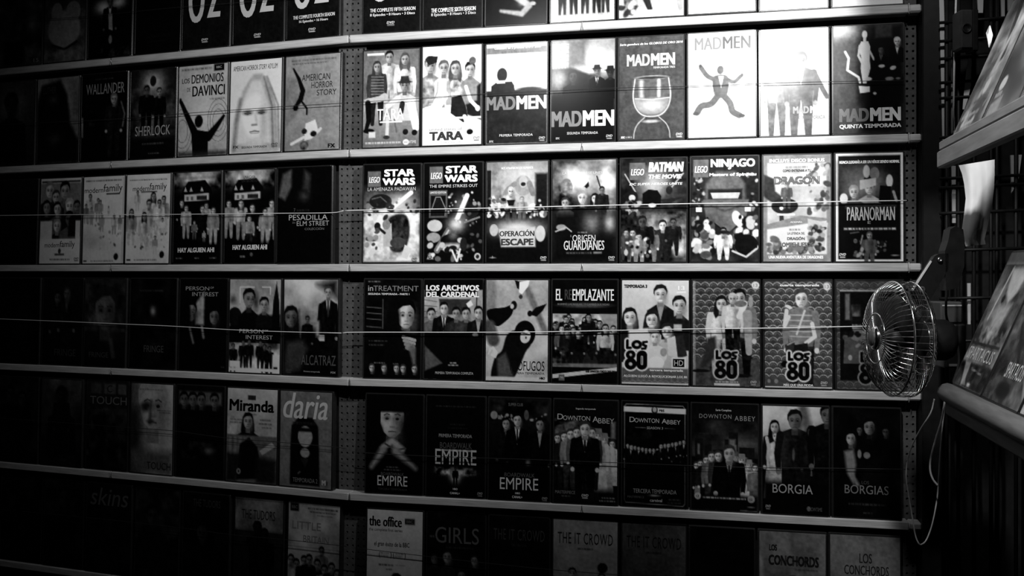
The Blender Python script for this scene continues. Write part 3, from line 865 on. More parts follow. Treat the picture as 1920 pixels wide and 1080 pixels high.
# ---- row 3
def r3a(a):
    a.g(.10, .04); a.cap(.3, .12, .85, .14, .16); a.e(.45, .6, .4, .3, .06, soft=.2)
def r3b(a):
    a.g(.80, .78); a.r(.02, .03, .98, .05, .1); a.r(0, .06, 1, .5, .45)
    for k, (x, y, w, s, hh) in enumerate([(.22, .14, .11, .75, .45), (.60, .15, .12, .6, .05), (.38, .22, .09, .7, .2), (.15, .34, .09, .55, .1), (.42, .36, .09, .75, .08), (.72, .33, .1, .8, .6), (.42, .56, .09, .75, .5), (.72, .48, .1, .3, .05), (.9, .34, .08, .45, .1)]):
        a.bust(x, y, w, body=[.12, .3, .1][k % 3], skin=s, hair=hh)
    a.r(0, .50, .30, .72, .78); a.r(.88, .50, 1, .72, .78); a.r(0, .71, 1, 1, .84)
    a.t('modern', .13, .755, .50, .81, .3); a.t('family', .51, .735, .88, .83, .15); a.e(.5, .855, .035, .03, .2); a.r(.38, .885, .62, .905, .15); a.cap(.26, .945, .76, .965, .25); a.dvd(.86, .93, .1, .12)
def r3c(a):
    a.g(.88, .82); a.n(.06, 3, 25); a.cap(.05, .04, .93, .055, .2)
    a.t('modern', .02, .125, .48, .185, .12); a.t('family', .49, .09, .95, .205, .12); a.r(.56, .195, .88, .21, .15)
    for k, (x, y, h_) in enumerate([(.16, .21, .34), (.36, .26, .26), (.42, .28, .2), (.62, .35, .1), (.06, .32, .22), (.46, .44, .2), (.76, .45, .22), (.90, .46, .16), (.2, .36, .2)]):
        a.man(x, y, h_, body=[.75, .45, .6][k % 3], skin=.65, hair=.2, legs=.6, wide=1.2)
    a.blobs(16, (.3, .55, .95, .85), .008, .03, [.3, .5, .6, .7], 5); a.glow(.2, .75, .3, .1, .7); a.e(.82, .925, .055, .04, .1); a.r(.02, .965, .10, .98, .2); a.cap(.2, .967, .75, .98, .3)
def r3d(a):
    a.g(.88, .80); a.n(.08, 3, 26); a.cap(.06, .055, .92, .068, .2)
    a.t('modern', .14, .13, .52, .185, .12); a.t('family', .53, .10, .92, .20, .12); a.r(.33, .19, .70, .205, .15)
    for k, (x, y, h_) in enumerate([(.25, .19, .22), (.62, .22, .45), (.86, .26, .4), (.52, .30, .5), (.76, .30, .4), (.12, .40, .4), (.42, .44, .42), (.84, .5, .2), (.68, .70, .2)]):
        a.man(x, y, h_, body=[.7, .82, .55][k % 3], skin=.6, hair=.12, legs=.72, long=(k in (1, 5, 6)), wide=1.15)
    a.blobs(14, (.05, .65, .95, .85), .008, .035, [.25, .5, .65], 8); a.e(.84, .905, .055, .04, .1); a.r(.03, .955, .12, .975, .2); a.cap(.2, .957, .72, .972, .3)
def house(a, x0, y0):
    a.glow(x0 + .22, y0 - .10, .38, .12, .80); a.n(.5, 7, 27, (0, 0, 1, .18)); a.p([(x0 - .06, y0 + .03), (x0 + .05, y0 - .06), (x0 + .42, y0 - .07), (x0 + .56, y0 + .03), (x0 + .56, y0 + .08), (x0 - .08, y0 + .08)], .05)
    for q in (0, .12, .35): a.p([(x0 + q - .03, y0 + .05), (x0 + q, y0), (x0 + q + .035, y0 + .05)], .78)
    a.p([(x0 - .02, y0 + .085), (x0 + .5, y0 + .075), (x0 + .5, y0 + .15), (x0 - .02, y0 + .16)], .75); a.r(x0 + .24, y0 + .1, x0 + .46, y0 + .145, .15)
    for q in (.02, .12): a.r(x0 + q, y0 + .105, x0 + q + .05, y0 + .15, .4)
def r3e(a):
    a.g(.04, .03); house(a, .25, .16); a.r(0, .05, 1, .075, .3, al=.3)
    for k, (x, y, h_, b, lg) in enumerate([(.17, .31, .36, .05, .06), (.27, .37, .36, .65, .55), (.70, .35, .34, .7, .5), (.62, .38, .42, .06, .05), (.85, .40, .40, .5, .62), (.45, .54, .20, .4, .3), (.66, .65, .12, .6, .4)]):
        a.man(x, y, h_, body=b, skin=.75, hair=.15, legs=lg, wide=1.15)
    a.r(0, .80, 1, 1, .03, soft=.1); a.t('HAY ALGUIEN AHI', .10, .83, .88, .885, .86, b=.03); a.cap(.06, .94, .20, .955, .6); a.cap(.46, .94, .56, .955, .5); a.cap(.78, .94, .92, .955, .6)
def r3f(a):
    a.g(.04, .03); house(a, .22, .16); a.t('UNA CASA', .38, .06, .62, .09, .2); a.t('UN SECRETO', .34, .105, .66, .13, .2)
    for k, (x, y, h_, b, lg) in enumerate([(.08, .33, .40, .55, .55), (.33, .33, .42, .7, .5), (.56, .38, .42, .06, .06), (.95, .34, .42, .6, .5), (.82, .43, .38, .55, .6), (.50, .50, .34, .55, .1)]):
        a.man(x, y, h_, body=b, skin=.78, hair=.12, legs=lg, wide=1.2, long=(k == 1))
    a.r(0, .78, 1, 1, .03, soft=.1); a.t('HAY ALGUIEN AHI', .17, .805, .87, .86, .86, b=.03); a.cap(.32, .925, .42, .94, .7); a.e(.55, .91, .03, .02, .35)
def r3g(a):
    a.g(.045, .035); a.p([(.02, .3), (.10, .06), (.26, .02), (.26, .2), (.14, .34)], .34, soft=.06); a.p([(.50, .02), (.62, .08), (.60, .26), (.48, .22)], .22, soft=.08); a.glow(.5, .3, .1, .06, .2)
    a.t('7', .31, .43, .34, .465, .35); a.cap(.37, .445, .6, .46, .22); a.t('PESADILLA', .22, .495, .94, .555, .70, b=-.002); a.t('EN', .29, .57, .34, .59, .4); a.t('ELM STREET', .37, .565, .97, .615, .66, b=-.004); a.t('COLECCIÓN', .52, .63, .88, .66, .45, b=-.004)
def legobox(a, x0, y0, x1, y1, v=.42):
    a.r(x0, y0, x1, y1, v); a.t('LEGO', x0 + .02, y0 + (y1 - y0) * .35, x1 - .015, y0 + (y1 - y0) * .75, 1, b=.02, i=.2)
def r3h(a):
    a.g(.05, .06); a.r(0, .25, 1, .45, .28, soft=.2); a.n(.15, 5, 30, (0, .25, 1, .5)); a.glow(.5, .45, .45, .12, .85)
    legobox(a, .07, .065, .30, .225); a.t('STAR', .36, .045, .90, .125, 1, b=.05); a.t('WARS', .33, .135, .91, .215, 1, b=.05); a.t('LA AMENAZA PADAWAN', .07, .232, .92, .268, .8)
    a.e(.30, .375, .20, .075, .12); a.l([(.15, .35), (.3, .33), (.44, .40)], .02, .35); a.l([(.50, .45), (.84, .29)], .075, 1); a.glow(.66, .37, .14, .07, .95, .6); a.l([(.45, .47), (.52, .43)], .06, .25)
    a.r(0, .47, 1, 1, .85, soft=.06); a.n(.45, 9, 31, (0, .45, 1, .98)); a.blobs(22, (.02, .35, .98, .55), .015, .04, [.2, .5, .9], 11)
    a.p(cv([(.45, .56), (.75, .52), (.82, .70), (.72, .88), (.48, .86)], True), .16, soft=.03); a.n(.2, 16, 131, (.45, .54, .8, .88)); a.p([(.36, .62), (.50, .60), (.52, .84), (.36, .84)], .75); a.e(.41, .615, .07, .05, .55); a.e(.25, .63, .055, .04, .1); a.l([(.28, .65), (.38, .70)], .045, .15); a.e(.62, .80, .14, .055, .28); a.p([(.74, .82), (.86, .86), (.78, .97), (.68, .94)], .9); a.blobs(10, (.05, .65, .25, .9), .02, .05, [.3, .6, .9], 12); a.dvd(.86, .955, .15, .1)
def r3i(a):
    a.g(.05, .06); legobox(a, .09, .03, .32, .20); a.t('STAR', .37, .025, .92, .105, 1, b=.05); a.t('WARS', .35, .115, .92, .195, 1, b=.05); a.t('THE EMPIRE STRIKES OUT', .09, .215, .92, .245, .85)
    a.blobs(26, (.4, .3, .95, .6), .006, .02, [.5, .8, .9], 14); a.l([(.58, .55), (.74, .33)], .08, 1); a.glow(.55, .62, .14, .07, 1, .9); a.glow(.64, .46, .12, .12, .8, .5)
    a.r(.08, .27, .40, .55, .35); a.r(.11, .325, .37, .53, .06); a.p([(.22, .33), (.28, .33), (.36, .46), (.34, .53), (.14, .53), (.13, .46)], .10); a.l([(.13, .46), (.20, .34), (.28, .34), (.37, .46), (.36, .53)], .014, .55); a.t('LIMITED EDITION', .10, .283, .38, .305, .9, b=.02)
    a.l([(.42, .68), (.22, .88)], .10, .45); a.l([(.42, .68), (.22, .88)], .03, .85); a.e(.18, .63, .13, .06, .8); a.e(.16, .75, .12, .05, .62); a.e(.50, .78, .22, .07, .06); a.e(.5, .84, .2, .03, .85, soft=.06); a.glow(.5, .73, .08, .05, .4)
    a.blobs(20, (.1, .78, .7, .98), .015, .05, [.1, .4, .8, .95], 15); a.l([(.48, .88), (.56, .99)], .03, .95); a.l([(.62, .87), (.57, .99)], .03, .95); a.e(.82, .48, .12, .08, .12); a.l([(.7, .60), (.95, .55)], .03, .5); a.e(.68, .82, .06, .07, .14); a.blobs(14, (.72, .4, .97, .9), .012, .04, [.1, .3, .6], 16)
    a.p([(.04, .97), (.10, .90), (.16, .97)], .7); a.e(.92, .945, .055, .036, .8); a.e(.92, .945, .03, .02, .15); a.t('U', .075, .935, .125, .965, .1, b=.03)
def r3j(a):
    a.g(.45, .85, 0, .5); a.glow(.6, .15, .4, .15, .8); a.r(.08, .05, .26, .4, .55, soft=.06); a.n(.25, 9, 34, (.06, .08, .30, .4)); a.r(.80, .12, 1, .5, .10, soft=.05); a.r(0, .08, .07, .5, .1)
    a.t('NOS ATRAPARON LOS HUMANOS', .24, .05, .76, .075, .95, b=.02)
    a.e(.60, .24, .14, .10, .62); a.e(.60, .20, .07, .06, .75); a.l([(.46, .22), (.34, .28), (.30, .32)], .08, .55); a.e(.6, .225, .04, .02, .15); a.l([(.7, .22), (.76, .32)], .09, .5)
    a.man(.40, .27, .36, body=.75, skin=.85, hair=.8, legs=.2, wide=1.4); a.man(.58, .36, .26, body=.6, skin=.8, hair=.5, legs=.3, wide=1.3); a.p([(.33, .38), (.47, .38), (.44, .44), (.36, .44)], .1)
    a.blobs(40, (.03, .36, .28, .55), .015, .04, [.1, .4, .8, .95], 17); a.blobs(30, (.72, .38, .97, .56), .015, .04, [.1, .4, .8, .9], 18); a.r(0, .57, 1, 1, .06, soft=.06); a.glow(.5, .66, .38, .08, .9); a.e(.12, .68, .07, .06, .75); a.e(.88, .72, .08, .08, .8)
    a.p([(.20, .67), (.80, .65), (.80, .85), (.24, .85)], .82, soft=.03)
    a.t('OPERACIÓN', .215, .675, .785, .745, .18, b=.02); a.t('ESCAPE', .24, .765, .77, .835, .25, b=.04); a.e(.1, .955, .05, .006, .6); a.e(.1, .95, .008, .012, .7); a.dvd(.88, .945, .9, .1)
def r3k(a):
    a.g(.25, .12); a.glow(.42, .2, .28, .16, 1.0); a.glow(.86, .2, .14, .3, .92); a.n(.35, 6, 36, (0, 0, 1, .5)); a.t('LAS LEYENDAS SE UNEN', .16, .115, .80, .14, .85)
    a.e(.22, .26, .10, .08, .45); a.n(.4, 12, 37, (.1, .2, .34, .5)); a.bust(.47, .37, .075, body=.08, skin=.88, hair=.6); a.bust(.67, .38, .055, body=.06, skin=.85, hair=.08, long=True); a.man(.78, .27, .4, body=.12, skin=.5, hair=.1); a.p([(.5, .26), (.57, .21), (.58, .26), (.54, .28)], .12); a.l([(.70, .16), (.76, .28)], .02, .1); a.bust(.20, .42, .06, body=.3, skin=.7, hair=.2)
    a.r(0, .52, 1, 1, .06, soft=.15); a.glow(.62, .62, .14, .10, .5, .9); a.glow(.9, .62, .08, .08, .7); a.e(.14, .66, .08, .03, .6); a.l([(.05, .7), (.22, .66), (.3, .7)], .02, .7)
    a.cap(.4, .705, .55, .717, .6); a.t('ORIGEN', .32, .735, .68, .80, .85, b=.005); a.t('EL', .285, .735, .31, .755, .5); a.t('GUARDIANES', .18, .79, .82, .885, .88, b=.01); a.cap(.22, .905, .62, .92, .45); a.r(.65, .9, .78, .92, .5); a.dvd(.88, .945, .85, .1)
def r3l(a):
    a.g(.10, .16); a.n(.2, 6, 38); a.glow(.5, .25, .25, .15, .75); a.l([(.06, .15), (.22, .32)], .02, .7); a.l([(.95, .15), (.75, .30)], .02, .7)
    legobox(a, .13, .04, .37, .205); a.t('BATMAN', .42, .035, .96, .135, 1, b=.04, i=.15); a.t('THE MOVIE', .42, .155, .93, .20, 1, b=.04, i=.15); a.t('DC SUPER HEROES UNITE', .13, .235, .94, .26, .92, b=.03, i=.2)
    a.p([(.33, .46), (.33, .34), (.42, .30), (.56, .31), (.62, .37), (.60, .47)], .06); a.e(.16, .37, .10, .06, .10); a.e(.17, .38, .05, .03, .8); a.e(.74, .31, .05, .04, .15); a.p([(.6, .40), (.95, .38), (.7, .45)], .15); a.e(.48, .455, .06, .02, .85); a.blobs(24, (.04, .42, .3, .55), .015, .05, [.1, .4, .7], 20)
    a.p([(.30, .55), (1, .55), (1, .78), (.40, .72)], .62, soft=.15, al=.8); a.e(.9, .85, .12, .1, .85, soft=.15); a.n(.4, 9, 39, (0, .52, 1, .98))
    for x, y, h_, b, s in [(.64, .62, .42, .14, .9), (.46, .68, .34, .45, .85), (.33, .58, .46, .08, .3), (.18, .70, .32, .4, .8), (.08, .70, .28, .25, .7), (.28, .74, .3, .55, .8), (.8, .6, .34, .1, .4)]:
        a.man(x, y, h_, body=b, skin=s, hair=.12, wide=1.4)
    a.blobs(26, (.04, .74, .45, .95), .012, .035, [.1, .4, .8, .9], 21); a.e(.08, .91, .03, .03, .8)
def r3m(a):
    a.g(.16, .2); a.h(.16, .10, al=.5); a.blobs(26, (.02, .16, .2, .5), .01, .03, [.1, .4, .7], 22); a.blobs(18, (.84, .16, .98, .5), .01, .03, [.1, .5, .8], 23); legobox(a, .03, .025, .26, .195); a.t('NINJAGO', .29, .02, .95, .125, 1, b=.03); a.t('Masters of Spinjitzu', .27, .155, .97, .195, 1, b=.04)
    a.p([(.20, .5), (.22, .26), (.38, .14), (.66, .14), (.80, .26), (.82, .5)], .38, soft=.05); a.glow(.4, .25, .14, .06, .5, .7); a.r(.25, .31, .76, .41, .14, soft=.03); a.p([(.29, .345), (.73, .345), (.70, .40), (.32, .40)], .78); a.p([(.18, .41), (.86, .41), (.82, .58), (.55, .73), (.22, .58)], .40, soft=.02); a.l([(.30, .47), (.5, .52), (.74, .47)], .03, .28, soft=.03); a.l([(.24, .58), (.55, .74), (.82, .58)], .02, .12)
    a.r(.07, .48, .16, .525, .92); a.r(.80, .48, .89, .525, .92); a.n(.15, 5, 41, (.0, .55, 1, 1)); a.blobs(50, (.02, .58, .34, .95), .02, .06, [.1, .3, .5, .75, .9], 24); a.blobs(42, (.66, .56, .98, .9), .02, .07, [.08, .4, .8, .95], 25)
    a.e(.82, .84, .17, .10, .08); a.l([(.62, .90), (.82, .955), (.97, .88)], .03, .85); a.man(.48, .70, .28, body=.95, skin=.7, hair=.1, legs=.92, wide=1.8); a.e(.48, .72, .10, .018, .12)
def r3n(a):
    a.g(.55, .55); a.r(.06, .075, .94, .93, .82, soft=.02); a.t('INCLUYE DISCO BONUS', .09, .035, .91, .07, 1, b=.045); a.n(.18, 4, 42, (.07, .1, .93, .9)); a.cap(.33, .105, .66, .125, .5); a.t('COMO ENTRENAR A TU', .29, .135, .71, .16, .25, b=.03); a.r(.13, .185, .86, .285, .95, soft=.05); a.t('DRAGÓN', .155, .18, .84, .28, .42, b=.045)
    a.p([(0, .18), (.16, .22), (.18, .34), (.34, .42), (.20, .47), (.06, .42), (0, .38)], .22, soft=.03); a.e(.32, .48, .20, .075, .16); a.man(.35, .265, .24, body=.35, skin=.75, hair=.3, wide=1.3); a.p([(.24, .56), (.30, .56), (.32, .68), (.24, .66)], .2); a.e(.27, .50, .03, .018, .9); a.l([(.22, .56), (.46, .56)], .03, .95)
    a.blobs(34, (.68, .08, .96, .56), .015, .045, [.3, .5, .7, .4], 26); a.p([(0, .66), (.55, .57), (1, .60), (1, .70), (0, .70)], .55); a.t('ADEMÁS', .40, .62, .58, .64, .95, b=.02); a.p([(.06, .70), (.94, .62), (.94, .93), (.06, .93)], .90, soft=.02)
    a.p([(.66, .60), (.96, .64), (.90, .88), (.68, .84)], .80); a.blobs(34, (.68, .66, .9, .85), .015, .045, [.15, .3, .5, .65], 27); a.cap(.39, .695, .56, .71, .4); a.t('LA LEYENDA DEL', .36, .725, .62, .748, .3, b=.02); a.t('DRAGÓN', .355, .765, .62, .80, .42, b=.04); a.t('ROMPEHUESOS', .235, .82, .74, .865, .42, b=.04); a.blobs(40, (.08, .87, .9, .92), .015, .05, [.25, .45, .6], 28); a.blobs(12, (.08, .74, .22, .9), .02, .05, [.4, .6], 29)
    a.t('UNA NUEVA AVENTURA DE DRAGONES', .08, .945, .89, .975, 1, b=.04)
def r3o(a):
    a.g(.92, .90); a.r(.035, .022, .965, .98, .06); a.r(.05, .1, .5, .44, .24, soft=.2); a.t('NUNCA LLEGARÁS A SER UN HÉROE SIENDO NORMAL', .05, .06, .95, .095, .95, b=.03, i=.2)
    a.glow(.48, .28, .26, .14, .55)
    a.bust(.50, .32, .075, body=.72, skin=.85, hair=.05); a.e(.50, .245, .08, .04, .05); a.bust(.27, .36, .07, body=.35, skin=.78, hair=.6); a.e(.46, .17, .05, .06, .75); a.e(.58, .19, .07, .06, .5); a.p([(.36, .25), (.60, .23), (.60, .3), (.36, .34)], .8); a.e(.80, .26, .05, .06, .8); a.p([(.66, .30), (.82, .31), (.82, .46), (.64, .46)], .05); a.l([(.86, .36), (.9, .44)], .04, .6); a.e(.12, .42, .06, .05, .85)
    a.r(.05, .46, .95, .98, .05, soft=.03); a.t('PARANORMAN', .165, .495, .88, .625, .72, b=.01); a.p([(.14, .48), (.9, .48), (.9, .51), (.14, .515)], .4, al=.35); a.cap(.12, .69, .9, .71, .9); a.t('E', .475, .63, .52, .655, .6)
    a.man(.50, .74, .34, body=.30, skin=.6, hair=.3, wide=1.2); a.blobs(18, (.25, .8, .42, .97), .01, .03, [.1, .3, .6], 30); a.blobs(14, (.58, .8, .75, .95), .01, .03, [.1, .3, .45], 31); a.l([(.22, .74), (.34, .73)], .02, .3); a.l([(.40, .76), (.37, .84)], .02, .5); a.dvd(.05, .925, .95, .1); a.e(.88, .945, .06, .006, .5)

# ---- row 4
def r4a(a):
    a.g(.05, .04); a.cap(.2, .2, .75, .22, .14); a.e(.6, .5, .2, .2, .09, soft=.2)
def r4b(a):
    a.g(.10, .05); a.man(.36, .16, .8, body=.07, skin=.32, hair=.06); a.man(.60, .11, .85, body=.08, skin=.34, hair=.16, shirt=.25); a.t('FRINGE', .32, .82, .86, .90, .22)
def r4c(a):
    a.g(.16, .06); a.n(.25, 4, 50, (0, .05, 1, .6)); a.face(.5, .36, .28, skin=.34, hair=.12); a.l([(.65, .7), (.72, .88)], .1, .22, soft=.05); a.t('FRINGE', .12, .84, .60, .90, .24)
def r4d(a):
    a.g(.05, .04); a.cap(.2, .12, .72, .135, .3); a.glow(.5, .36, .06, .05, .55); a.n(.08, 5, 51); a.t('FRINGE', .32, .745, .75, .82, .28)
def poi(a, x0, y0, x1, val):
    a.t('PERSON', x0, y0, x0 + (x1 - x0) * .72, y0 + .042, val, b=-.004); a.t('OF', x0 + (x1 - x0) * .75, y0 + .002, x0 + (x1 - x0) * .86, y0 + .022, val); a.t('INTEREST', x0 + (x1 - x0) * .2, y0 + .062, x1, y0 + .106, val, b=-.004)
def r4e(a):
    a.g(.05, .03); a.p([(.34, .5), (.30, .30), (.52, .13), (.52, .5)], .60, soft=.05); a.n(.25, 8, 52, (.3, .2, .54, .52)); a.face(.23, .36, .13, skin=.62, hair=.04, shade=.8); a.face(.74, .41, .11, skin=.42, hair=.05, shade=.6); a.e(.14, .4, .1, .2, .04, soft=.06); a.p([(.05, .55), (.5, .52), (.9, .55), (1, 1), (0, 1)], .04, soft=.06); a.l([(.22, .54), (.30, .70)], .04, .45, soft=.04); a.l([(.48, .52), (.52, .64)], .05, .5, soft=.03)
    poi(a, .12, .08, .82, .62); a.cap(.9, .95, .97, .96, .4)
def r4f(a):
    a.g(.62, .72, 0, .5); a.n(.2, 3, 53, (0, 0, 1, .5)); a.l([(.20, .25), (.20, .08), (.48, .08)], .018, .9); a.l([(.64, .08), (.80, .08), (.80, .16)], .018, .9); a.p([(.83, .5), (.86, .22), (.92, .02), (.97, .22), (1, .5)], .06); a.r(0, .38, 1, .62, .05, soft=.06); a.glow(.06, .22, .08, .05, .2, .8); a.e(.1, .4, .14, .1, .08)
    a.bust(.38, .21, .12, body=.05, skin=.5, hair=.05, turn=.5, shade=.6, spread=1.7); a.bust(.68, .27, .09, body=.08, skin=.62, hair=.05, spread=1.7); a.r(0, .52, 1, .68, .05, soft=.03); poi(a, .20, .535, .86, .7)
    a.g(.45, .9, .68, 1.0); a.n(.5, 7, 54, (0, .66, 1, .95))
    for x, t_ in ((.28, .66), (.4, .65), (.62, .66), (.7, .7), (.8, .72), (.08, .7)): a.man(x, t_, .3, body=.06, skin=.4, hair=.06, wide=1.1)
    a.r(.02, .88, .22, .95, .92); a.r(.86, .8, 1, .95, .88); a.r(0, .955, 1, .985, .9); a.r(.88, .93, .96, .955, .1)
def r4g(a):
    a.g(.70, .45, 0, .6); a.n(.35, 2.5, 55, (0, 0, 1, .6)); a.glow(.42, .1, .25, .12, .95, .7); a.r(.0, .54, 1, 1, .05, soft=.14); a.p([(.62, .05), (.9, 0), (1, 0), (1, .2)], .12, soft=.15)
    a.man(.82, .06, .95, body=.05, skin=.66, hair=.25, shirt=.75, tie=.1, wide=.72); a.bust(.13, .40, .13, body=.06, skin=.42, hair=.07, long=True, shade=.7); a.l([(.28, .32), (.32, .6)], .04, .35, soft=.04); a.man(.44, .38, .5, body=.05, skin=.4, hair=.1, wide=.8); a.r(.60, .43, .66, .6, .6, soft=.04); a.r(.66, .58, .76, .64, .8); a.p([(.05, .66), (.35, .64), (.45, .72), (.3, .95), (0, 1)], .22, soft=.1)
    a.t('ALCATRAZ', .33, .79, .97, .895, .34, b=-.002); a.t('Primera temporada', .38, .955, .68, .975, .7); a.t('FOX', .88, .955, .97, .975, .75, b=.02); a.dvd(.05, .945, .3, .1)
def r4h(a):
    a.g(.06, .05); a.n(.05, 5, 56); a.cap(.06, .012, .28, .025, .5); a.t('in', .06, .06, .15, .115, .7, b=.005); a.t('TREATMENT', .155, .06, .96, .115, .5, b=.005); a.t('SEGUNDA TEMPORADA - PARTE 1', .06, .135, .80, .155, .9, b=.03)
    for y in (.28, .34, .40, .48): a.l([(.04, y), (.30, y + .01)], .014, .42, al=.8)
    a.l([(.33, .2), (.33, .5)], .012, .4); a.e(.74, .3, .21, .13, .05); a.face(.74, .36, .17, skin=.80, hair=.04, shade=.5, turn=.1); a.e(.52, .42, .12, .2, .05, soft=.06); a.p([(.4, .54), (.6, .50), (.92, .56), (1, .6), (1, 1), (.3, 1)], .05, soft=.04)
    for k in range(4): a.l([(.70 + .02 * k, .585 + .035 * k), (.90 - .01 * k, .615 + .035 * k)], .06, .66 - .04 * k); a.l([(.70, .60 + .035 * k), (.9, .63 + .035 * k)], .008, .2)
    a.l([(.86, .70), (.90, .86)], [.12, .05], .38, soft=.05); a.cap(.08, .62, .42, .635, .3); a.cap(.08, .66, .36, .675, .3); a.cap(.18, .845, .38, .857, .5); a.cap(.52, .85, .62, .862, .5)
    for x in (.14, .36, .58, .70, .90): a.face(x, .905, .05, skin=.72, hair=.2, shade=.5)
def r4i(a):
    a.g(.75, .5, .1, .5); a.r(0, 0, 1, .17, .05); a.n(.2, 6, 57, (0, .17, 1, .5)); a.p([(.25, .19), (.8, .19), (.72, .35), (.30, .35)], .2, soft=.03)
    for k in range(6): a.l([(0, .2 + .06 * k), (.22, .22 + .05 * k)], .012, .35)
    a.r(.90, .1, 1, .5, .6); a.l([(.9, .1), (.9, .5)], .02, .15); a.p([(.72, .24), (.80, .2), (.84, .25), (.76, .28)], .92)
    for x, t_, b, s, sh in ((.12, .29, .35, .7, None), (.34, .23, .06, .8, .9), (.55, .28, .15, .6, None), (.72, .28, .2, .7, None), (.93, .27, .08, .75, .6)):
        a.man(x, t_, .8, body=b, skin=s, hair=.08, shirt=sh, tie=.08 if sh == .9 else None, wide=.9)
    a.r(0, .525, 1, 1, .05, soft=.02); a.p([(.01, .66), (.32, .84), (.02, .92)], .32, soft=.03); a.e(.88, .55, .05, .02, .4); a.cap(.45, .83, .57, .842, .8); a.cap(.42, .852, .6, .865, .7)
    a.t('LOS ARCHIVOS', .03, .05, .94, .11, 1, b=.035); a.t('DEL CARDENAL', .03, .117, .94, .175, 1, b=.035); a.t('PRIMERA TEMPORADA COMPLETA', .20, .925, .85, .95, .75)
def r4j(a):
    a.g(.72, .76); a.n(.18, 3, 58); a.e(.06, .2, .1, .25, .5, soft=.06); a.l([(.66, .08), (.95, .5)], .10, .42, soft=.05); a.p([(.46, 0), (.58, .02), (.60, .12), (.50, .08)], .08); a.p([(.54, .02), (.70, 0), (.68, .06), (.58, .14), (.53, .12)], .95); a.e(.56, .165, .03, .022, .2)
    a.p(cv([(.02, .30), (.30, .27), (.44, .24), (.42, .34), (.30, .42), (.18, .46), (.05, .40)], True), .05); a.e(.45, .25, .05, .045, .08); a.e(.42, .26, .03, .025, .75); a.p([(.70, .34), (.80, .27), (.98, .23), (.92, .30), (.82, .36)], .06); a.e(.71, .33, .04, .03, .08); a.l([(.05, .46), (.12, .60)], .2, .3, soft=.05)
    a.e(.63, .53, .17, .13, .05); a.p(cv([(.34, .55), (.5, .5), (.72, .62), (.64, .72), (.42, 1), (.1, 1), (.14, .78), (.26, .7)], True), .07, soft=.02); a.e(.64, .56, .08, .065, .82, rot=.3); a.l([(.58, .52), (.70, .54)], .02, .2); a.e(.65, .57, .012, .012, .1); a.l([(.5, .54), (.52, .66)], .05, .06); a.p([(.05, .68), (.12, .66), (.20, .72), (.16, .78), (.03, .74)], .85); a.l([(.02, .80), (.1, .70)], .03, .75); a.p([(.18, .78), (.32, .72), (.45, .95), (.2, 1)], .3, soft=.05)
    a.r(.0, .96, 1, 1, .85, soft=.02); a.t('PRÓFUGOS', .40, .775, .95, .895, .08, b=-.002); a.t('PRIMERA TEMPORADA', .42, .91, .95, .93, .15); a.t('HBO', .87, .955, .96, .978, .05, b=.04)
def r4k(a):
    a.g(.05, .04); a.t('EL', .05, .085, .15, .20, .95, b=.01); a.t('RE', .19, .09, .30, .19, .25, b=.01); a.t('EMPLAZANTE', .31, .085, .95, .20, .95, b=.01); a.e(.5, .245, .34, .022, .3, soft=.04); a.t('ROMPIÓ LAS REGLAS... Y CAMBIÓ SUS VIDAS', .08, .222, .88, .245, .5)
    a.r(0, .33, 1, .84, .22); a.r(0, .33, 1, .48, .72); a.n(.5, 8, 60, (0, .33, 1, .55)); a.p([(.74, .33), (1, .33), (1, .5), (.8, .5)], .6, soft=.04)
    rg = random.Random(4)
    for k in range(26):
        a.man(rg.uniform(.03, .97), .34 + .006 * k + rg.uniform(0, .02), rg.uniform(.30, .4), body=rg.choice([.06, .1, .05, .3, .14]), skin=rg.choice([.7, .6, .8]), hair=rg.choice([.06, .1]), long=rg.random() < .4, wide=1.1, legs=.06)
    a.man(.56, .34, .34, body=.08, skin=.6, hair=.05, long=True, wide=1.2); a.man(.82, .44, .4, body=.7, skin=.7, hair=.1, long=True, wide=1.2, legs=.08); a.r(0, .70, 1, .82, .10, soft=.08, al=.6); a.r(0, .815, 1, .86, .45, soft=.02); a.n(.3, 12, 61, (0, .66, .25, .84))
    a.r(0, .85, 1, 1, .05); a.p([(0, .925), (1, .845), (1, .88), (0, .965)], .82); a.t('SERIE GANADORA FONDOS CNTV 2011', .52, .875, .97, .90, .1, b=.03); a.r(.10, .925, .19, .985, .4); a.t('TVN', .12, .945, .17, .965, .8)
def los80(a, x0, y0, x1, y1, edge=.85, ink=.05):
    """the fat rounded title: drawn wide in the edge tone, then narrower in ink, with small light counters"""
    w, h = x1 - x0, y1 - y0
    X = lambda q: x0 + w * q
    Y = lambda q: y0 + h * q
    def word(grow, v):
        t = w * .13 + grow
        a.l([(X(.10), Y(.03)), (X(.10), Y(.27)), (X(.24), Y(.27))], t, v)
        a.e(X(.52), Y(.16), w * .24 + grow / 2, h * .155 + grow / 3.2, v)
        a.l([(X(.96), Y(.06)), (X(.80), Y(.08)), (X(.82), Y(.17)), (X(.93), Y(.20)), (X(.90), Y(.28)), (X(.76), Y(.29))], t * .9, v)
        a.e(X(.25), Y(.50), w * .22 + grow / 2, h * .155 + grow / 3.2, v); a.e(X(.25), Y(.80), w * .27 + grow / 2, h * .20 + grow / 3.2, v)
        a.l([(X(.75), Y(.52)), (X(.75), Y(.82))], w * .48 + grow, v)
    word(.045, edge); word(0, ink)
    for cx_, cy_, rx_, ry_ in ((.52, .16, .09, .05), (.25, .50, .055, .045), (.25, .81, .08, .055)):
        a.e(X(cx_), Y(cy_), w * rx_, h * ry_, edge * .85)
    a.l([(X(.75), Y(.56)), (X(.75), Y(.80))], w * .09, edge * .85); a.l([(X(.75), Y(.57)), (X(.75), Y(.79))], w * .03, ink)
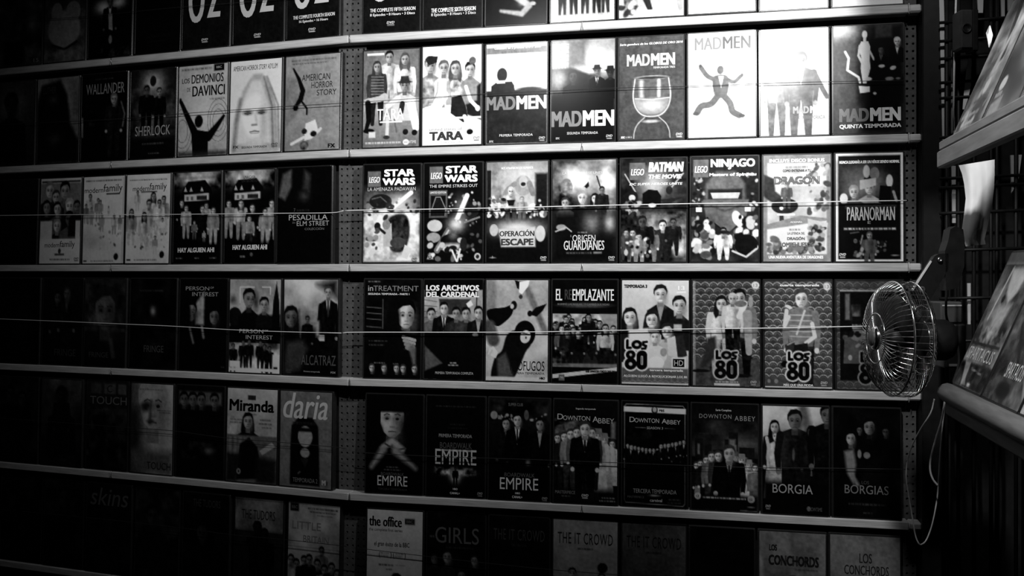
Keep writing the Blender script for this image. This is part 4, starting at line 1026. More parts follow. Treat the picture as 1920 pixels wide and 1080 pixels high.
def scales(a, v0, v1, y0=0, y1=1, k=8):
    x = a.U * k; row = np.floor(a.V * ASP * k * 1.35)
    xx = (x + 0.5 * (row % 2)) % 1 - .5; yy = 1 - ((a.V * ASP * k * 1.35) % 1)
    r = np.sqrt(xx ** 2 + (yy * .75 - .0) ** 2)
    m = np.clip(np.cos(r * 22) * .8 + .3, 0, 1) * (r < .62)
    b = np.clip(1 - np.abs(r - .52) / .07, 0, 1)
    m2 = (a.V >= y0) & (a.V <= y1)
    a.A = np.where(m2, v0 + (v1 - v0) * (b * .9 + .25 * m), a.A)
def r4l(a):
    a.g(.86, .78); a.n(.06, 5, 62); a.t('TEMPORADA 3', .03, .04, .38, .075, .2, b=.05); a.t('13', .84, .05, .94, .095, 1, b=.04); a.l([(.83, .115), (.95, .11)], .02, 1)
    a.bust(.58, .135, .10, body=.10, skin=.86, hair=.12, shirt=.6, smile=True, spread=2.0); a.bust(.86, .24, .10, body=.12, skin=.82, hair=.10, spread=1.6); a.bust(.12, .36, .10, body=.12, skin=.9, hair=.1, long=True, smile=True, spread=1.5); a.bust(.45, .38, .095, body=.85, skin=.9, hair=.12, long=True, smile=True, spread=1.5); a.bust(.68, .49, .085, body=.75, skin=.88, hair=.15, smile=True, spread=1.5)
    a.p([(.10, .48), (.40, .46), (.42, .62), (.10, .62)], .92, soft=.03); a.p([(.78, .54), (.92, .52), (.98, .72), (.80, .76)], .16); a.p([(.68, .56), (.80, .53), (.84, .74), (.70, .72)], .85); a.r(.78, .42, .90, .48, .75)
    a.bust(.50, .545, .07, body=.9, skin=.93, hair=.5, spread=1.6); a.e(.54, .72, .14, .09, .88); a.e(.52, .79, .12, .06, .95); a.e(.63, .69, .05, .04, .6); a.r(0, .845, 1, 1, .35, soft=.03); scales(a, .35, .55, .93, 1, 12); a.r(0, .985, 1, 1, .9)
    los80(a, .05, .575, .39, .865, .92); a.r(.75, .735, .96, .84, .92, soft=.02); a.r(.77, .75, .94, .83, .05); a.t('HD', .79, .765, .92, .815, .8, b=-.005); a.t('tercera temporada', .42, .85, .92, .88, .95, b=.03); a.t('ALGUIEN LLEGÓ A REVOLUCIONAR LOS 80', .03, .905, .98, .935, .95, b=.02)
def r4m(a):
    scales(a, .22, .66); a.r(0, .74, 1, 1, .26, soft=.03); a.n(.12, 14, 63, (0, .74, 1, 1)); a.r(0, 0, .04, 1, .7, soft=.02, al=.6); a.e(.94, .045, .055, .035, .85); a.t('13', .91, .03, .97, .06, .5)
    a.man(.43, .17, .72, body=.82, skin=.8, hair=.1, legs=.62, long=True, wide=1.15); a.p([(.46, .28), (.54, .27), (.55, .42), (.46, .44)], .4); a.man(.70, .11, .80, body=.45, skin=.75, hair=.08, legs=.05, wide=1.2); a.man(.60, .13, .6, body=.8, skin=.75, hair=.75, legs=.05); a.l([(.78, .22), (.70, .34)], .09, .85); a.e(.72, .22, .09, .03, .4); a.l([(.82, .32), (.84, .68)], [.14, .09], .6); a.e(.87, .2, .035, .06, .6); a.e(.68, .9, .2, .018, .08); a.e(.84, .73, .05, .02, .1); a.p([(.22, .55), (.34, .53), (.36, .72), (.1, .86)], .18, soft=.05); a.e(.12, .86, .14, .015, .08)
    los80(a, .33, .665, .67, .93, .72); a.cap(.34, .955, .68, .968, .85); a.r(.32, .975, .70, .995, .8); a.dvd(.86, .945, .7, .09)
def r4n(a):
    scales(a, .24, .70); a.r(0, .90, 1, 1, .28, soft=.03); a.t('cuarta temporada', .23, .03, .82, .06, .95, b=.035); a.e(.93, .055, .05, .035, .85); a.t('13', .9, .04, .96, .07, .5)
    a.man(.55, .10, .95, body=.48, skin=.88, hair=.25, legs=.12, wide=1.05); a.p([(.36, .30), (.50, .26), (.66, .28), (.72, .40), (.68, .56), (.42, .56), (.36, .42)], .46)
    for k in range(5): a.l([(.38, .32 + .05 * k), (.70, .325 + .05 * k)], .02, .68)
    a.l([(.60, .28), (.48, .5)], .03, .8); a.l([(.36, .34), (.30, .42), (.33, .28)], .06, .82); a.e(.36, .245, .06, .015, .85, rot=.4); a.l([(.71, .40), (.75, .52), (.62, .58)], .06, .85); a.p([(.30, .60), (.44, .56), (.48, .70), (.32, .72)], .2); a.l([(.34, .6), (.44, .57)], .02, .6); a.p([(.44, .6), (.64, .58), (.66, .72), (.42, .72)], .1); a.e(.3, .78, .06, .03, .06)
    los80(a, .33, .665, .67, .93, .85); a.t('MÁS QUE UNA MODA', .28, .955, .72, .99, .95, b=.02); a.dvd(.83, .935, .8, .1); a.e(.06, .94, .025, .018, .5); a.e(.17, .94, .03, .02, .5); a.r(0, .99, 1, 1, .9)
def r4o(a):
    scales(a, .25, .45); a.r(.05, .09, 1, .92, .07); a.r(.05, .085, 1, .10, .6); a.r(.13, .12, .20, .36, .4, soft=.03); a.r(.22, .22, .36, .38, .25, soft=.03); a.n(.3, 10, 64, (.22, .22, .36, .38)); a.bust(.3, .42, .08, body=.3, skin=.5, hair=.06, hat=.08); a.e(.34, .5, .14, .06, .45); a.blobs(14, (.12, .44, .5, .6), .01, .04, [.1, .3, .5], 33); a.e(.2, .71, .03, .025, .6); los80(a, .34, .66, .70, .95, .5)

# ---- row 5
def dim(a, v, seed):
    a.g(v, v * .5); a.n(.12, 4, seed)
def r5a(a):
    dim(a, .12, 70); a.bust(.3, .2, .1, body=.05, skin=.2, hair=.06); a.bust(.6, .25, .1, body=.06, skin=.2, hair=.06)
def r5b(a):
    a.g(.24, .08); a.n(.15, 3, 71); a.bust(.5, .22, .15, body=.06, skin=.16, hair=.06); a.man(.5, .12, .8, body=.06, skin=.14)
def r5c(a):
    a.g(.14, .07); a.r(.1, .02, .36, .14, .24); a.r(.42, .02, .7, .14, .28); a.t('C', .5, .04, .62, .12, .12); a.r(.76, .03, .96, .14, .3); a.t('TOUCH', .08, .17, .98, .26, .38); a.r(.1, .32, .4, .44, .18); a.n(.16, 6, 72, (0, .3, 1, 1)); a.p([(.1, .4), (.3, .38), (.5, .62), (.4, .8)], .06, soft=.05)
def r5d(a):
    a.g(.74, .5); a.h(.08, .72, 0, .55, .7); a.face(.52, .24, .34, skin=.66, hair=.6, shade=.1); a.r(0, .3, .2, 1, .12, soft=.3); a.e(.34, .26, .10, .05, .16, soft=.1); a.l([(.48, .2), (.46, .44)], .06, .25, soft=.08); a.e(.47, .42, .08, .02, .2, soft=.05); a.r(0, .75, 1, 1, .34, soft=.2); a.cap(.2, .055, .75, .07, .3); a.cap(.62, .285, .95, .296, .2); a.cap(.68, .31, .95, .32, .2); a.t('TOUCH', .40, .87, .97, .95, .16)
def r5e(a):
    a.g(.07, .05); a.r(.05, .06, .95, .2, .35, soft=.05)
    for x in (.15, .34, .52, .8): a.bust(x, .15, .09, body=.05, skin=.38, hair=.07)
    a.r(0, .3, 1, .62, .05, soft=.05); a.e(.5, .42, .42, .1, .06); a.n(.2, 6, 74, (.1, .6, .95, .8)); a.glow(.7, .70, .12, .05, .45, .8)
def r5f(a):
    a.g(.72, .55); a.n(.08, 3, 75); a.r(.41, .07, .57, .12, .16); a.t('Miranda', .04, .115, .94, .245, .06, b=.03); a.cap(.38, .265, .6, .28, .3)
    a.n(.3, 8, 76, (0, .28, .2, .5)); a.cap(.06, .33, .3, .345, .3); a.cap(.06, .36, .3, .375, .3); a.cap(.66, .32, .88, .335, .2); a.cap(.64, .36, .9, .375, .2); a.cap(.7, .40, .9, .415, .2); a.r(.08, .38, .2, .48, .75)
    a.bust(.42, .35, .10, body=.08, skin=.62, hair=.06, long=True); a.r(0, .5, 1, 1, .36, soft=.02)
    for k in range(5): a.r(.04 + .1 * k, .52, .10 + .1 * k, .72, .48, soft=.03)
    a.p([(.26, .6), (.45, .52), (.62, .62), (.74, .95), (.2, .98)], .06, soft=.03); a.p([(.66, .66), (.90, .56), (.98, .60), (.72, .70)], .66); a.p([(.0, .7), (.28, .7), (.2, 1), (0, 1)], .12, soft=.08); a.p([(.62, .72), (1, .75), (1, 1), (.6, 1)], .12, soft=.1); a.e(.25, .89, .04, .03, .6); a.e(.25, .89, .02, .015, .1)
def r5g(a):
    a.g(.42, .44); a.n(.05, 5, 77); a.p([(.20, .98), (.20, .6), (.22, .36), (.36, .27), (.62, .27), (.74, .36), (.76, .6), (.78, .98)], .05, soft=.03); a.e(.49, .47, .14, .11, .60); a.e(.49, .64, .09, .05, .58); a.r(.34, .38, .64, .42, .06, soft=.03); a.p([(.40, .70), (.56, .70), (.5, .8)], .14); a.l([(.36, .86), (.40, .84)], .02, .4)
    a.t('daria', .05, .01, .92, .29, .78, b=.01, i=.25); a.cap(.24, .32, .7, .345, .2); a.t('TEMPORADA 2', .26, .905, .74, .95, .5, b=-.006); a.t('M', .82, .91, .90, .965, .75, b=.05); a.t('TV', .88, .92, .94, .97, .2, b=.02)
def r5h(a):
    a.g(.04, .035); a.face(.46, .24, .24, skin=.68, hair=.04, shade=.55); a.r(.1, 0, .85, .175, .04, soft=.04); a.e(.75, .32, .1, .14, .04, soft=.1); a.e(.2, .42, .1, .12, .04, soft=.08)
    a.l([(.30, .54), (.46, .47), (.64, .55)], .10, .60, soft=.05); a.l([(.34, .5), (.52, .56), (.7, .54)], .03, .25); a.l([(.30, .56), (.10, .74)], [.13, .07], .52, soft=.08); a.l([(.52, .57), (.88, .74)], [.13, .06], .50, soft=.08); a.r(.1, .44, .25, .52, .04, soft=.05)
    a.cap(.36, .73, .58, .742, .4); a.cap(.32, .757, .62, .77, .4); a.t('BOARDWALK', .27, .79, .68, .82, .34, b=-.005); a.t('EMPIRE', .21, .825, .74, .925, .78, b=-.002); a.t('TERCERA TEMPORADA', .22, .95, .74, .97, .25)
def r5i(a):
    a.g(.045, .035); a.cap(.15, .09, .85, .105, .2); a.cap(.4, .27, .66, .285, .16); a.cap(.36, .31, .7, .32, .16); a.t('PRIMERA TEMPORADA', .21, .375, .78, .41, .6); a.t('BOARDWALK', .23, .46, .78, .52, .32, b=-.004); a.t('EMPIRE', .15, .53, .86, .68, .72, b=-.002); a.r(.15, .53, .86, .548, .7, al=.8)
    a.glow(.5, .76, .25, .035, .55); a.n(.6, 14, 79, (.14, .71, .86, .79)); a.glow(.5, .8, .09, .06, .9); a.man(.5, .71, .18, body=.03, skin=.2, hair=.03, wide=1.1); a.t('HBO', .46, .915, .54, .935, .8, b=.03); a.t('CANAL+', .41, .955, .58, .978, .85, b=.02); a.dvd(.88, .945, .6, .09)
def r5j(a):
    a.g(.10, .04); a.n(.15, 6, 80, (0, .02, 1, .22)); a.t('SUPPER CLUB', .32, .045, .56, .075, .4); a.e(.08, .17, .06, .04, .5); a.blobs(16, (.14, .15, .4, .22), .01, .025, [.1, .5, .6], 36); a.blobs(12, (.68, .14, .98, .25), .01, .025, [.1, .5, .6], 37)
    a.man(.28, .20, .72, body=.06, skin=.6, hair=.05, long=True, wide=.9); a.p([(.27, .34), (.36, .32), (.42, .44), (.3, .48)], .55, soft=.02); a.man(.47, .15, .85, body=.03, skin=.7, hair=.05, shirt=.85, tie=.05, wide=.85); a.man(.84, .19, .8, body=.04, skin=.55, hair=.05, shirt=.6, wide=.85); a.e(.62, .16, .04, .05, .3); a.r(0, .6, 1, 1, .035, soft=.15); a.glow(.65, .63, .04, .03, .4)
    a.t('BOARDWALK', .26, .735, .76, .775, .36, b=-.004); a.t('EMPIRE', .185, .785, .82, .90, .82, b=-.002); a.t('HBO', .44, .925, .52, .945, .8, b=.03); a.t('CANAL+', .39, .96, .56, .985, .88, b=.02); a.dvd(.88, .96, .6, .09)
def servants(a, pts, skins=.82):
    for x, t_, h_, b, lg, sk, hat, sh in pts:
        a.man(x, t_, h_, body=b, skin=skins, hair=.2, legs=lg, skirt=sk, hat=hat, shirt=sh, wide=1.0)
def r5k(a):
    a.g(.07, .05); a.p([(0, .26), (.44, .17), (.48, .36), (0, .38)], .34, soft=.03); a.n(.4, 10, 82, (0, .18, .46, .4)); a.r(.9, .2, .97, .36, .45, soft=.04)
    servants(a, [(.05, .34, .5, .1, .08, False, None, .6), (.16, .32, .55, .12, .1, False, None, .8), (.26, .29, .6, .5, .2, False, None, None), (.36, .27, .6, .35, .2, False, None, None), (.92, .38, .45, .85, .7, True, None, None), (.80, .33, .58, .78, .6, True, .5, None), (.70, .29, .64, .75, .75, True, .45, None), (.60, .27, .6, .2, .1, False, None, .7)])
    a.man(.49, .22, .78, body=.04, skin=.78, hair=.2, shirt=.85, tie=.05, wide=1.1); a.r(0, .86, 1, 1, .08, soft=.12)
    a.t('Segunda temporada', .34, .07, .66, .092, .75, b=.01); a.t('D', .05, .135, .14, .19, .72); a.t('OWNTON', .14, .15, .57, .195, .68); a.t('A', .61, .15, .70, .205, .72); a.t('BBEY', .70, .165, .95, .215, .68); a.t('MASTERPIECE', .02, .885, .34, .915, .5); a.cap(.12, .93, .28, .945, .4); a.dvd(.44, .91, .85, .11); a.cap(.76, .93, .96, .945, .6); a.cap(.72, .96, .97, .975, .6)
def r5l(a):
    a.g(.05, .04)
    for q, w_ in ((.02, .012),): a.l([(.03, .045), (.06, .02), (.94, .03), (.97, .06), (.97, .96), (.94, .985), (.05, .97), (.03, .94), (.03, .045)], .010, .55)
    a.p([(.02, .045), (.98, .055), (.98, .105), (.02, .095)], .88); a.e(.5, .075, .05, .033, .1); a.e(.5, .07, .032, .024, .7); a.t('PBS', .57, .065, .65, .088, .1, b=.03)
    a.t('D', .11, .145, .19, .195, .75); a.t('OWNTON', .19, .155, .57, .197, .72); a.t('A', .61, .155, .69, .20, .75); a.t('BBEY', .69, .165, .90, .205, .72); a.t('SEASON 3', .38, .235, .63, .258, .7); a.l([(.2, .245), (.36, .247)], .006, .5); a.l([(.66, .248), (.82, .25)], .006, .5); a.n(.15, 8, 83, (.05, .25, .7, .36))
    for k in range(16):
        x = .08 + k * .058; t_ = .40 + .04 * math.sin(k * .22 + .1) - (.04 if k > 8 else 0)
        a.man(x, t_, .34 if k in (1, 9, 11, 13) else .26, body=.05, skin=.72, hair=.06, shirt=.8 if k % 2 else None, wide=.9)
    a.r(.04, .56, .96, .96, .045, soft=.06); a.t('TERCERA TEMPORADA', .17, .835, .84, .875, .6); a.t('MASTERPIECE', .08, .905, .34, .925, .35); a.t('carnival', .43, .925, .62, .955, .75, b=.02); a.cap(.72, .92, .9, .935, .35); a.cap(.70, .95, .92, .965, .3); a.glow(.5, .895, .08, .01, .6)
def r5m(a):
    a.g(.06, .16, 0, .5); a.n(.2, 3, 84, (0, .15, 1, .5)); a.glow(.8, .38, .3, .08, .45, .7)
    for x0, x1, y0 in ((.05, .17, .33), (.20, .30, .38), (.50, .58, .33), (.56, .70, .26), (.32, .5, .43), (.72, .95, .40)): a.r(x0, y0, x1, .58, .10); 
    for x in (.10, .59, .66): a.r(x - .015, .38, x + .02, .48, .42, soft=.02)
    a.r(.57, .33, .66, .42, .45, soft=.04); a.r(0, .52, 1, 1, .06, soft=.08)
    servants(a, [(.07, .56, .42, .08, .06, False, None, .7), (.13, .54, .45, .1, .5, True, None, None), (.22, .50, .5, .12, .08, False, None, None), (.30, .46, .55, .4, .2, False, None, None), (.40, .45, .55, .2, .1, False, None, None), (.66, .46, .5, .1, .06, False, .3, None), (.76, .48, .56, .75, .7, True, .5, None), (.87, .53, .5, .78, .7, True, .5, None), (.96, .56, .45, .4, .3, True, None, None)])
    a.man(.57, .41, .75, body=.03, skin=.68, hair=.2, shirt=.75, tie=.05, wide=1.2); a.r(0, .86, 1, 1, .045, soft=.06)
    a.t('Serie Completa', .36, .045, .60, .07, .8, b=.01); a.t('DOWNTON', .11, .095, .60, .135, .55, sp=1.2); a.t('ABBEY', .65, .105, .96, .15, .55, sp=1.2); a.cap(.26, .22, .42, .232, .2); a.cap(.10, .275, .48, .287, .2); a.e(.09, .875, .05, .033, .7); a.t('12', .07, .865, .11, .888, .15, b=.02); a.cap(.17, .878, .82, .893, .85); a.e(.9, .885, .055, .035, .55); a.t('12', .88, .875, .92, .895, .1, b=.02); a.e(.9, .96, .05, .005, .5)
def r5n(a):
    a.g(.80, .60, 0, .5); a.n(.2, 3, 86, (0, 0, 1, .5)); a.r(.0, .58, 1, 1, .05, soft=.25); a.l([(.62, .02), (.68, .2), (.7, .4)], .14, .35, soft=.08)
    a.man(.18, .14, .75, body=.1, skin=.7, hair=.05, long=True, legs=.55, skirt=True, wide=.9); a.man(.20, .24, .6, body=.72, skin=.78, hair=.45, legs=.66, skirt=True, wide=.85); a.l([(.06, .30), (.10, .42)], .05, .75); a.man(.49, .06, .95, body=.09, skin=.40, hair=.08, wide=1.15, lit=.2); a.e(.47, .45, .02, .06, .3); a.man(.74, .18, .7, body=.08, skin=.2, hair=.06, long=True, wide=.9); a.l([(.72, .4), (.82, .55)], .06, .5); a.man(.98, .0, .95, body=.05, skin=.35, hair=.05, wide=1.1)
    a.r(0, .70, 1, 1, .04, soft=.12); a.t('BORGIA', .15, .725, .76, .81, .62, b=-.01); a.dvd(.04, .925, .6, .08); a.e(.70, .945, .03, .022, .4); a.t('SHOWTIME', .68, .93, .90, .965, .35)
def r5o(a):
    a.g(.05, .04); a.n(.05, 4, 87); a.face(.54, .17, .09, skin=.5, hair=.05, shade=.7); a.e(.24, .30, .1, .1, .05); a.face(.26, .28, .075, skin=.62, hair=.05, shade=.4); a.p([(.16, .40), (.30, .38), (.34, .52), (.30, .7), (.2, .6)], .5, soft=.05); a.face(.39, .2, .04, skin=.4, hair=.05); a.e(.5, .43, .05, .03, .45); a.e(.39, .42, .03, .04, .5); a.face(.78, .21, .05, skin=.25, hair=.05); a.l([(.28, .62), (.36, .7)], .06, .45, soft=.04); a.t('LOS', .42, .665, .53, .695, .3); a.t('BORGIAS', .165, .705, .82, .785, .48, b=-.008); a.cap(.22, .87, .78, .89, .26); a.cap(.44, .95, .58, .965, .25)

# ---- row 6 (only the upper part is in the frame)
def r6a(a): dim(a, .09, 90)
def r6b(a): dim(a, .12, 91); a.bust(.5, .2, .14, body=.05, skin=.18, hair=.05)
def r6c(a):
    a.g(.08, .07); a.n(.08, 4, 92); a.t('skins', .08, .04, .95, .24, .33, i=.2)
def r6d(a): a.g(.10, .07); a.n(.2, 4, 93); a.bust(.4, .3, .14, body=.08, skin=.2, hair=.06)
def r6e(a):
    a.g(.05, .05); a.t('THE TUDORS', .22, .06, .82, .14, .24); a.n(.1, 4, 94); a.face(.42, .42, .12, skin=.2, hair=.05)
def r6f(a):
    a.g(.42, .34, 0, .35); a.n(.22, 3, 95, (0, 0, 1, .5)); a.t('THE TUDORS', .14, .12, .84, .22, .16); a.r(0, .35, 1, 1, .14, soft=.1); a.man(.47, .26, .8, body=.05, skin=.1, hair=.05, wide=1.1); a.man(.62, .32, .75, body=.05, skin=.1, hair=.05); a.r(0, .5, .3, 1, .12, soft=.1)
def r6g(a):
    a.g(.66, .62); a.n(.22, 3, 96); a.r(.03, 0, .20, .09, .12); a.t('BBC', .06, .03, .17, .06, .4); a.cap(.38, .04, .96, .055, .1); a.cap(.42, .075, .92, .09, .15); a.cap(.56, .11, .86, .122, .25); a.t('LITTLE', .08, .19, .64, .27, .48, b=-.01); a.t('BRITAIN', .30, .33, .80, .40, .48, b=-.01); a.man(.66, .44, .5, body=.4, skin=.4, hair=.05)
    for x, t_, b in ((.06, .56, .5), (.17, .6, .6), (.32, .56, .08), (.42, .54, .05), (.58, .58, .06), (.72, .63, .5), (.86, .6, .1), (.97, .66, .2)): a.man(x, t_, .55, body=b, skin=.5, hair=.06, wide=1.1)
def r6h(a):
    a.g(.80, .76); a.n(.05, 3, 97); a.t('the office', .03, .06, .63, .17, .05, b=.025); a.r(.68, .075, .86, .135, .12); a.t('BBC', .71, .09, .83, .12, .4, b=.02); a.t('the complete first series', .03, .185, .64, .225, .35); a.t('el gran éxito de la BBC', .13, .32, .77, .38, .18, b=.005); a.cap(.25, .43, .40, .445, .3); a.cap(.25, .46, .38, .472, .3); a.cap(.52, .43, .66, .445, .3); a.cap(.5, .46, .64, .472, .3)
    a.t('(', .22, .42, .245, .49, .2); a.t(')', .425, .42, .45, .49, .2); a.t('(', .475, .42, .50, .49, .2); a.t(')', .68, .42, .705, .49, .2); a.cap(.22, .55, .49, .565, .1); a.cap(.52, .55, .7, .56, .4); a.cap(.35, .595, .46, .607, .1); a.bust(.54, .73, .10, body=.06, skin=.55, hair=.07)
def r6i(a):
    a.g(.06, .05); a.n(.05, 5, 98); a.t('GIRLS', .14, .14, .90, .30, .36, b=-.008); a.cap(.04, .23, .12, .25, .5); a.cap(.32, .335, .82, .347, .3); a.bust(.35, .44, .08, body=.14, skin=.5, hair=.08, spread=1.7); a.bust(.82, .46, .06, body=.07, skin=.5, hair=.12, long=True); a.bust(.12, .47, .06, body=.12, skin=.35, hair=.1); a.bust(.6, .62, .07, body=.1, skin=.4, hair=.1); a.l([(.3, .84), (.5, .82)], .1, .5, soft=.04)
def it(a, v, ink):
    a.g(v, v * .92); a.n(.06, 3, int(v * 999)); a.t('THE IT CROWD', .07, .12, .93, .23, ink, b=-.006, sp=1.1); a.cap(.38, .265, .62, .285, ink)
def r6j(a): it(a, .055, .24)
def r6k(a):
    it(a, .52, .14); a.bust(.30, .52, .06, body=.06, skin=.6, hair=.05); a.bust(.76, .55, .055, body=.3, skin=.6, hair=.08); a.e(.77, .45, .08, .05, .07); a.bust(.53, .60, .04, body=.4, skin=.6, hair=.2)
def r6l(a): it(a, .27, .12)
def r6m(a): a.g(.05, .045); a.n(.04, 3, 99); a.cap(.3, .2, .7, .22, .09)
def r6n(a):
    a.g(.40, .30); a.n(.14, 3, 100); a.t('LOS', .15, .12, .27, .18, .12, b=.03); a.t('CONCHORDS', .14, .215, .90, .315, .12, b=.03); a.cap(.55, .34, .88, .352, .15); a.bust(.52, .5, .10, body=.12, skin=.34, hair=.1); a.l([(.02, .25), (.05, .6)], .06, .5, soft=.05)
def r6o(a):
    a.g(.44, .38); a.n(.08, 3, 101); a.t('LOS', .42, .16, .60, .25, .16, b=.01); a.t('CONCHORDS', .20, .27, .84, .36, .16, b=.01); a.bust(.38, .52, .085, body=.1, skin=.24, hair=.07); a.bust(.66, .52, .085, body=.1, skin=.26, hair=.08)

# ---- the tilted covers on the side ledges
def s_low1(a):
    a.r(0, 0, 1, .10, .72); a.g(.35, .4, .10, 1.0); a.n(.35, 4, 110, (0, .1, 1, 1)); a.p([(.30, .12), (.78, .12), (.72, .30), (.58, .38), (.42, .30)], .74, soft=.05); a.e(.40, .35, .04, .03, .15); a.p([(.36, .40), (.74, .38), (.66, .60), (.5, .66), (.36, .62)], .66, soft=.08); a.l([(.3, .12), (.2, .5)], .04, .75); a.n(.5, 9, 111, (.1, .55, .9, .7)); a.r(.05, .67, .95, .70, .2)
    a.t('SPARTACUS', .07, .71, .90, .80, .82, b=-.002); a.r(0, .82, 1, 1, .18, soft=.03); a.p([(.12, .82), (.30, .82), (.34, .93), (.42, .98), (.28, .99)], .62, soft=.03); a.l([(.4, .86), (.75, .88)], .012, .6); a.n(.25, 9, 112, (0, .84, 1, 1)); a.e(.52, .97, .05, .012, .85)
def s_low2(a):
    a.g(.45, .25); a.n(.45, 4, 113); a.l([(.2, .5), (.6, .8)], .05, .12); a.p([(.55, .66), (1, .70), (1, .95), (.8, .8)], .55, soft=.03); a.t('SPARTACUS', .32, .74, .78, .84, .85, b=.0); a.e(.45, .92, .2, .06, .14, soft=.05)
def s_low3(a):
    a.g(.4, .5); a.n(.5, 4, 114); a.e(.4, .6, .25, .2, .6, soft=.1)
def s_up1(a):
    a.g(.62, .40); a.n(.45, 3, 115); a.l([(.5, .1), (.7, .5)], .12, .14, soft=.05); a.l([(.75, .2), (.55, .6)], .1, .66, soft=.05); a.e(.58, .70, .09, .06, .72, soft=.03); a.e(.45, .74, .06, .04, .62, soft=.03); a.n(.5, 8, 116, (.05, .78, .9, .99)); a.cap(.1, .87, .7, .90, .8); a.cap(.2, .94, .6, .96, .8)
def s_up2(a):
    a.g(.30, .22); a.n(.35, 3, 117); a.p([(.2, .1), (.6, .05), (.5, .35), (.15, .4)], .5, soft=.06); a.l([(.3, .42), (.62, .50)], .1, .7, soft=.02); a.e(.2, .78, .1, .05, .72, soft=.03); a.cap(.1, .84, .3, .87, .7); a.p([(.05, .9), (.4, .88), (.4, 1), (.05, 1)], .5, soft=.05)
def s_up3(a):
    a.g(.4, .3); a.n(.4, 3, 118); a.l([(.1, .6), (.5, .5)], .12, .7)
SIDE_LOW = [(s_low1, 'nearest-to-fan tilted case on the lower display ledge, pale head and title band'), (s_low2, 'second tilted case on the lower display ledge, small pale title block'), (s_low3, 'third tilted case on the lower display ledge, cut by the frame edge')]
SIDE_UP = [(s_up1, 'first tilted case on the upper display ledge, streaky grey cover'), (s_up2, 'second tilted case on the upper display ledge, dark cover with pale bar'), (s_up3, 'third tilted case on the upper display ledge, cut by the frame edge')]

# ------------------------------------------------------------------ where each case stands: left and right edge in pixels, at its row
L_ = {1: [(-8, 79), (81, 161), (163, 248), (250, 338), (340, 432), (434, 533), (535, 637)],
      2: [(-16, 64), (66, 148), (150, 239), (240, 329), (331, 427), (429, 529), (531, 638)],
      3: [(-14, 68), (71, 151), (152, 233), (235, 321), (323, 416), (418, 516), (519, 624)],
      4: [(-8, 74), (76, 153), (156, 236), (240, 330), (332, 425), (427, 527), (529, 635)],
      5: [(-6, 72), (76, 154), (158, 239), (242, 325), (327, 420), (422, 520), (522, 624)],
      6: [(-2, 76), (80, 155), (160, 246), (250, 335), (340, 430), (436, 531), (536, 637)]}
R_ = {1: [(678, 789), (791, 906), (908, 1027), (1029, 1155), (1157, 1285), (1287, 1419), (1421, 1555), (1557, 1696)],
      2: [(677, 788), (790, 906), (908, 1028), (1030, 1155), (1157, 1285), (1287, 1420), (1422, 1557), (1559, 1698)],
      3: [(678, 790), (792, 907), (909, 1030), (1032, 1158), (1160, 1290), (1292, 1425), (1427, 1561), (1563, 1697)],
      4: [(679, 790), (791, 907), (908, 1030), (1032, 1160), (1162, 1294), (1295, 1428), (1430, 1563), (1565, 1698)],
      5: [(682, 794), (796, 911), (913, 1033), (1035, 1160), (1163, 1291), (1293, 1424), (1426, 1557), (1559, 1692)],
      6: [(684, 794), (797, 911), (913, 1031), (1033, 1160), (1162, 1288), (1290, 1417), (1419, 1551), (1553, 1692)]}
ozf = lambda bot, lines=None, d=.9: (lambda a: oz(a, bot, lines, d))
FN = {1: [r1a, r1b, r1c, r1d, ozf(.73), ozf(.73), ozf(.70, ['THE COMPLETE FOURTH SEASON', '16 Episodes • 16 Hours']), r1h, r1i, r1j, r1k, r1l, r1m, r1n, r1o],
      2: [r2a, r2b, r2c, r2d, r2e, r2f, r2g, r2h, r2i, r2j, r2k, r2l, r2m, r2n, r2o],
      3: [r3a, r3b, r3c, r3d, r3e, r3f, r3g, r3h, r3i, r3j, r3k, r3l, r3m, r3n, r3o],
      4: [r4a, r4b, r4c, r4d, r4e, r4f, r4g, r4h, r4i, r4j, r4k, r4l, r4m, r4n, r4o],
      5: [r5a, r5b, r5c, r5d, r5e, r5f, r5g, r5h, r5i, r5j, r5k, r5l, r5m, r5n, r5o],
      6: [r6a, r6b, r6c, r6d, r6e, r6f, r6g, r6h, r6i, r6j, r6k, r6l, r6m, r6n, r6o]}
